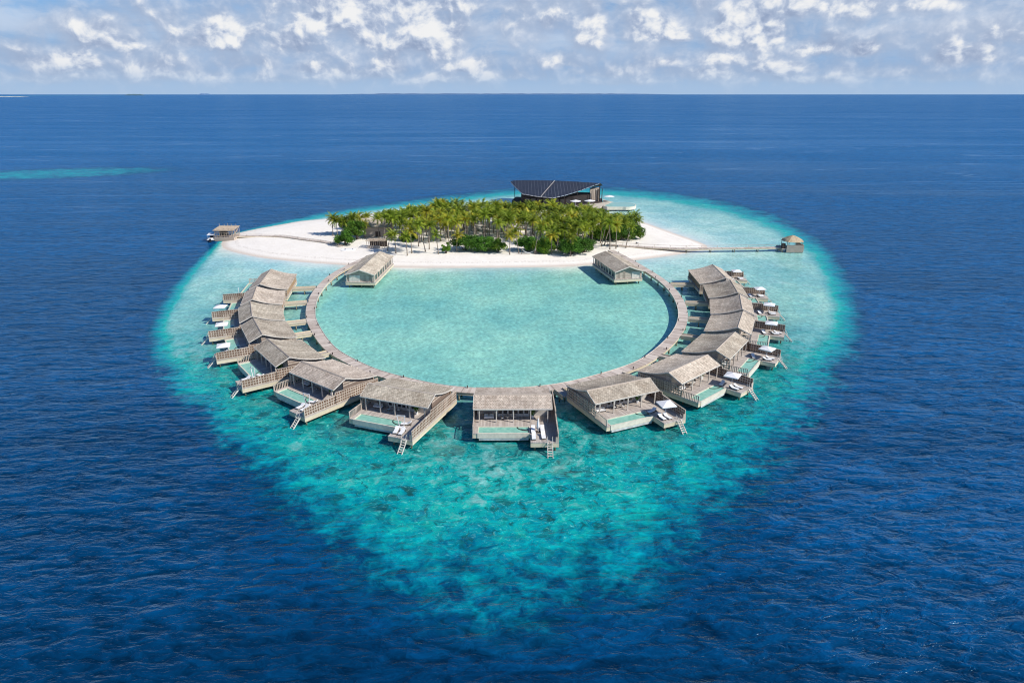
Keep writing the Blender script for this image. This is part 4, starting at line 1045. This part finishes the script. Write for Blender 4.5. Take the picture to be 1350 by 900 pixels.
# ------------------------------------------------------------------ beach structures
def forest_hut():
    x, y = -55.5, 281.; r = thing('forest_house', 'low shingled roof half hidden among the palms at the left', 'house', (x,y,1.1), R(10))
    b = MB(); b.sheet([(-5,4.2),(0,7.3),(5,4.2)], -6.5, 6.5, .25); b.build('roof', M['roof'], r)
    b = MB(); b.box(-5.6,5.6,-3.8,3.8,0,4.6); b.build('wall', M['wall'], r)
    b = MB(); b.box(-1,1,-3.9,-3.802,.02,2.3); b.build('door', M['dark_wood'], r)
def beach_bar():
    x, y = -51.5, 257.5; r = thing('beach_hut', 'open driftwood beach hut under the trees behind the left pavilion', 'hut', (x,y,1.0), R(-6))
    rr = random.Random(9)
    for i in range(9):
        for yy in (-2, 2): b = MB(); b.tube([(-3.4+i*.85,yy,0),(-3.4+i*.85+rr.uniform(-.15,.15),yy,2.8+rr.uniform(0,.7))], .09, 6); b.build('post', M['driftwood'], r)
    b = MB()
    for i in range(20): b.beam((-3.8+i*.39,-2.5,3.0+rr.uniform(-.05,.05)),(-3.8+i*.39,2.5,3.1),.16,.1)
    b.build('roof', M['driftwood'], r)
    b = MB(); b.box(-3.4,3.4,1.6,1.75,0,2.7); b.build('wall', M['dark_wood'], r)
    b = MB(); b.box(-3.2,1.5,-1.7,-1.1,0,1.05); b.build('counter', M['post'], r)
def beach_boat():
    x, y = -61.3, 252.6; r = thing('beached_boat', 'white catamaran hull drawn up on the sand beside the beach hut', 'boat', (x,y,1.0), R(-80))
    for sx in (-.85,.85):
        b = MB(); b.tube([(sx,-2.8,.55),(sx,-2.3,.3),(sx,0,.25),(sx,2.2,.3),(sx,2.9,.6)], [.05,.26,.32,.26,.04], 8); b.build('hull', M['white'], r)
    b = MB(); b.box(-.8,.8,-1.2,1.4,.5,.6); b.build('trampoline', M['cloth'], r)
    b = MB(); b.box(-1,1,-1.4,-1.2,.45,.62); b.box(-1,1,1.4,1.6,.45,.62); b.build('crossbeam', M['dark'], r)
def hammock():
    x, y = G(697,334,1.5); r = thing('hammock', 'white hammock slung between palms in front of the dark shrubs', 'hammock', (x,y,1.0))
    n = 10; vs = []
    for i in range(n+1):
        t = i/n; w = .15+.75*math.sin(math.pi*t); z = .6+1.5*(2*t-1)**2
        vs += [(-2.6+5.2*t,-w/2,z+.12),( -2.6+5.2*t,0,z),(-2.6+5.2*t,w/2,z+.12)]
    b = MB(); b.add(vs, [(3*i+k,3*i+3+k,3*i+4+k,3*i+1+k) for i in range(n) for k in (0,1)]); b.build('sling', M['cloth'], r, recalc=False)
    for sx in (-2.7,2.7): b = MB(); b.tube([(sx,0,0),(sx,0,2.3)], .09, 6); b.build('post', M['bark'], r)
forest_hut(); beach_bar(); beach_boat(); hammock()
bp_ = [(745,333,'left'),(815,322,'middle'),(840,318,'right')]
for i, (px_, py_, w_) in enumerate(bp_):
    x, y = G(px_, py_+3, 1.1); o = copy_tree(proto_f['lounger']); o.location = (x, y, sandz(x, y)); o.rotation_euler = (0,0,R(150))
    tag(o, w_+' of three white loungers on the sand under the right palms', None, 'beach loungers')

# ------------------------------------------------------------------ palms
def palm_crown(seed, nf=18, R0=4.1):
    rr = random.Random(seed); mb = MB()
    for i in range(nf):
        az = 2*math.pi*(i*.382+rr.uniform(-.04,.04)); lvl = i/nf                # young fronds stand up, old ones hang
        el0 = R(78-95*lvl+rr.uniform(-8,8)); L = R0*rr.uniform(.85,1.1); n = 11; droop = R(62+28*lvl+rr.uniform(-8,8))
        p = Vector((0,0,0)); h = Vector((math.cos(az), math.sin(az), 0)); side = Vector((-math.sin(az), math.cos(az), 0)); pts = [p.copy()]; dirs = []
        for k in range(n):
            e = el0-droop*((k+.5)/n)**1.3; d = h*math.cos(e)+Vector((0,0,math.sin(e))); p = p+d*L/n; pts.append(p.copy()); dirs.append(d)
        for k in range(n):
            t = (k+.6)/n
            ll = L*.27*(math.sin(math.pi*min(1,t*.93+.09))**.6+.1); up = side.cross(dirs[k]) 
            for sg in (-1, 1):
                for j in (0., .5):
                    b0 = pts[k].lerp(pts[k+1], j); b1 = pts[k].lerp(pts[k+1], j+.47)
                    dr = (side*sg*1.0+dirs[k]*.55-Vector((0,0,1))*rr.uniform(.25,.75)).normalized()
                    tip = b0+dr*ll*rr.uniform(.85,1.1)
                    mb.add([b0, b1, tip], [(0,1,2)])
        for k in range(n-1):                                                        # midrib
            w = .07*(1-k/n); mb.add([pts[k]-side*w, pts[k]+side*w, pts[k+1]+side*w*.9, pts[k+1]-side*w*.9], [(0,1,2,3)])
    return mb
crowns = []; trunks = []
for i in range(8):
    mb = palm_crown(100+i, 20+i % 4, 4.1+.25*(i % 3))
    o = mb.build('crown', M['palm'], recalc=False); crowns.append(o.data); bpy.data.objects.remove(o)
    rr = random.Random(50+i); lean = rr.uniform(.0,.16); a = rr.uniform(0, 6.28); pts = []
    for k in range(8):
        t = k/7; pts.append((math.cos(a)*lean*(t**1.6)*.6, math.sin(a)*lean*(t**1.6)*.6, t))
    trunks.append([(x*9, y*9, z) for x, y, z in pts])
trunk_me = {}
TOPX = [425,435,452,470,490,520,545,565,600,700,740,775,795,815,845,860]; TOPY = [292,289,284,277,282,277,272,265,262,265,268,272,277,285,288,292]
def maxtop(x, y):
    zc = y*math.cos(PITCH)+48*math.sin(PITCH); px = 675+FPX*x/zc; py = float(np.interp(px, TOPX, TOPY))
    return CAMZ-y*math.tan(PITCH-math.atan((450-py)/FPX))
def palm(x, y, h, i, label, lean=None, group='coconut palms of the island grove'):
    z = sandz(x, y)-.05; r = thing('palm_tree', label, 'palm tree', (x, y, z), 0, group)
    key = (i, round(h), lean)
    if key not in trunk_me:
        pts = [(a, b_, c*round(h)) for a, b_, c in trunks[i]]
        if lean: pts = [(lean*(c/round(h))**1.3, 0, c) for a, b_, c in pts]
        mb = MB(); mb.tube(pts, [.26,.19,.165,.155,.145,.135,.125,.15], 7); o = mb.build('trunk', M['trunk'], r, smooth=True); trunk_me[key] = (o.data, pts[-1])
    else:
        o = bpy.data.objects.new('trunk', trunk_me[key][0]); COL.objects.link(o); o.parent = r
    c = bpy.data.objects.new('crown', crowns[(i*3+int(x*7)) % 8]); COL.objects.link(c); c.parent = r; c.location = trunk_me[key][1]
    c.rotation_euler = (rnd.uniform(-.1,.1), rnd.uniform(-.1,.1), rnd.uniform(0, 6.28)); s = rnd.uniform(.70,1.04)*(.85+.15*h/11); c.scale = (s,s,s)
    return r
front_palms = [(439,311,9,'leftmost palm standing alone at the edge of the left sand',None),(445,311,8,None,None),(450,311,8,None,1.5),
 (511,331,8,'short leaning palm right of the beach hut',1.5),(522,334,9,None,None),(537,337,9,'palm with yellowish fronds standing furthest forward on the left beach',None),(543,334,10,None,None),(552,325,10,None,None),
 (561,332,12,'tall palm leaning left over the beach near the small shrub',-2.5),(566,329,11,None,None),(578,335,9,'slim straight palm just left of the small round shrub',None),(592,322,12,None,None),
 (672,336,9,'slender palm rising from the gap between the two big dark shrubs',None),(684,334,10,None,-1.5),(705,335,11,'palm beside the white hammock',1.5),(727,335,9,None,None),(752,337,9,'palm growing up through the front of the rightmost beach shrub',None),
 (781,321,11,None,None),(793,325,11,None,1.5),(797,323,11,None,2.5),(804,329,12,'tall straight palm behind the right pavilion, nearest the water',None),(812,328,11,None,None),(825,327,10,'pale trunked palm just left of the right sand spit',1.5),
 (836,313,9,'rightmost palm of the grove, beside the right sand spit',1.5),(838,311,9.5,None,None),(834,309,9,None,-1.5),(602,332,8,None,None),(655,318,11,None,None),(640,312,10,None,None),(600,318,10,None,None)]
pl_pts = []
for px_, py_, h, lab, ln in front_palms:
    x, y = G(px_, py_, 1.1); pl_pts.append((x, y))
    palm(x, y, h*.8, rnd.randrange(8), lab or 'slender coconut palm in the front rows of the grove facing the lagoon', ln, 'coconut palms of the island grove' )
GROVE = rounded(poly([(438,311),(470,316),(520,319),(560,323),(610,320),(640,315),(662,325),(700,320),(722,329),(765,331),(800,320),(836,313),(836,306),(822,302),(796,299),(775,295),(720,292),(650,291.5),(590,292),(540,293),(505,296),(480,300),(462,304),(446,306)], 1.1), 1)
OPEN = [(G(618,322,1.1), 5), (G(682,320,1.1), 5.5), ((-55.5,281.), 6), ((-51.5,257.5), 4.5)]
tries = 0; ng = 0
while tries < 9000 and ng < 330 and len(pl_pts) < 1e9:
    tries += 1; x = rnd.uniform(-85, 65); y = rnd.uniform(235, 345)
    if float(sdist(np.array([x]), np.array([y]), GROVE)[0]) < 0: continue
    if any((x-c[0])**2+(y-c[1])**2 < r_*r_ for c, r_ in OPEN): continue
    if any((x-a)**2+(y-b_)**2 < 2.75**2 for a, b_ in pl_pts): continue
    pl_pts.append((x, y)); ng += 1
    h = rnd.uniform(5.6, 9.8) - (1.5 if x < -58 else 0) - (1. if x > 38 else 0)
    if x < -52 and rnd.random() < .35: continue
    h = min(h, maxtop(x, y)-3.0+rnd.uniform(-.6,.5))
    if h < 3.8 or len([1 for o_ in bpy.data.objects if o_.name.startswith('palm_tree')]) >= 298: continue
    palm(x, y, h, rnd.randrange(8), 'tall coconut palm packed inside the dense island grove' )

# ------------------------------------------------------------------ shrubs and broadleaf trees
def shrub(px_, py_, rad, h, seed, label, trunk=False, name='shrub', cat='shrub', group='green shrubs and trees along the beach'):
    x, y = G(px_, py_, 1.1); rr = random.Random(seed); z = sandz(x, y); rad *= 1.22; h *= 1.25 if h < 8 else 1.
    r = thing(name, label, cat, (x, y, z), 0, group)
    f = MB(); n = int(rad*4.5)+7
    b = MB()
    for i in range(n):
        a = rr.uniform(0, 6.28); d = rad*math.sqrt(rr.random())*.8; cz = h*(.22+.6*rr.random()*(1-.55*(d/rad)**2)); cr = rad*rr.uniform(.24,.40)
        c = (d*math.cos(a), d*math.sin(a), cz)
        leafcloud(f, c, cr, int(90*cr**1.3)+60, .24, seed*31+i, .75, .55)
        if i < 7: b.tube([(c[0]*.15, c[1]*.15, 0), (c[0]*.5, c[1]*.5, cz*.5), c], [.13,.09,.04], 5)
    f.build('crown', M['leaf'], r, recalc=False); b.build('trunk', M['bark'], r)
shrub(613,330,4.6,5.2,1,'big dark green shrub on the beach, left of three central clumps')
shrub(638,331,4.4,5.0,2,'broad dark green shrub on the beach just right of the biggest clump')
shrub(657,332,3.0,4.2,3,'lighter green shrub at the right end of the left clump')
shrub(694,331,3.8,4.6,4,'round dark green shrub behind the white hammock')
shrub(716,332,4.0,4.6,5,'dark green shrub just right of the hammock')
shrub(752,335,4.2,5.2,6,'bright green shrub standing furthest forward at the centre right')
shrub(770,333,4.0,5.0,7,'bright green shrub left of the right pavilion')
shrub(588,334,1.5,3.8,8,'small narrow shrub alone on the left beach')
shrub(793,316,4.6,6.0,9,'green shrub under the palms behind the right pavilion')
shrub(815,317,4.6,6.0,10,'bright green shrub among the pale trunks at the right')
shrub(832,315,4.2,5.2,11,'rightmost green shrub beside the right sand spit')
shrub(820,303,5.5,7.0,12,'tall bright green shrub at the back right of the grove')
shrub(455,323,3.4,5.4,13,'bright green shrub where the left jetty meets the grove')
shrub(470,316,3.7,9.0,14,'tall broadleaf tree above the beach hut at the left','t','broadleaf_tree','tree')
shrub(462,309,3.8,7.0,15,'dark reddish leaved tree behind the bright shrub at the left','t','broadleaf_tree','tree')
shrub(735,322,4.0,5.5,16,'green shrub under palms left of centre right clump')
shrub(540,318,3.0,3.2,17,'low shrub under the palms behind the left beach')

# ------------------------------------------------------------------ distant land on the horizon
def isle(name, px0, px1, D_, h, m_, label, y_off=0):
    x0 = (px0-675)/FPX*D_*math.cos(PITCH); x1 = (px1-675)/FPX*D_*math.cos(PITCH); n = 60; mb = MB(); rr = random.Random(int(px0)); vs = []
    for i in range(n+1):
        t = i/n; e = min(1, min(t, 1-t)*6); hh = h*e*(.6+.4*rr.random()); x = x0+(x1-x0)*t; w = D_*.012*e+5
        vs += [(x, D_-w, .05), (x, D_, max(.2,hh)), (x, D_+w, .05)]
    fs = [(3*i+k,3*i+3+k,3*i+4+k,3*i+1+k) for i in range(n) for k in (0,1)]; mb.add(vs, fs)
    return tag(mb.build(name, m_), label, 'island')
M['farveg'] = plain('far_island_trees', (.06,.12,.17), 1., .2, .01); M['farsand'] = plain('far_sandbank', (.55,.55,.5), 1., .1, .01)
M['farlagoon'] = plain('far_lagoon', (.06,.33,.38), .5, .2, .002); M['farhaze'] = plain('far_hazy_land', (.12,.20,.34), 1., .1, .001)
o = isle('far_lagoon', -120, 180, 10500, 0.4, M['farlagoon'], ''); tag(o, kind='structure'); del o['category']
isle('far_sandbank', -60, 38, 8200, 7, M['farsand'], 'low pale sandbank on the horizon at the far left')
isle('far_island', 164, 190, 11500, 22, M['farveg'], 'tiny dark wooded island on the horizon at the left')
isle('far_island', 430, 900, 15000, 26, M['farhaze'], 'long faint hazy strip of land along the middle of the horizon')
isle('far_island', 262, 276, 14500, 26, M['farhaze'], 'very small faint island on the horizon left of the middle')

# ------------------------------------------------------------------ render settings
scene.view_settings.view_transform = 'Standard'; scene.view_settings.look = 'None'; scene.view_settings.exposure = 0
scene.cycles.use_denoising = True
try: scene.cycles.denoiser = 'OPENIMAGEDENOISE'; scene.cycles.denoising_input_passes = 'RGB_ALBEDO_NORMAL'; scene.cycles.denoising_prefilter = 'ACCURATE'
except Exception: pass
scene.cycles.filter_width = 1.1; scene.cycles.sample_clamp_direct = 2.; scene.cycles.sample_clamp_indirect = 3.; scene.cycles.max_bounces = 6; scene.cycles.diffuse_bounces = 3; scene.cycles.glossy_bounces = 3; scene.cycles.transparent_max_bounces = 4
scene.cycles.use_adaptive_sampling = True; scene.cycles.adaptive_threshold = .02
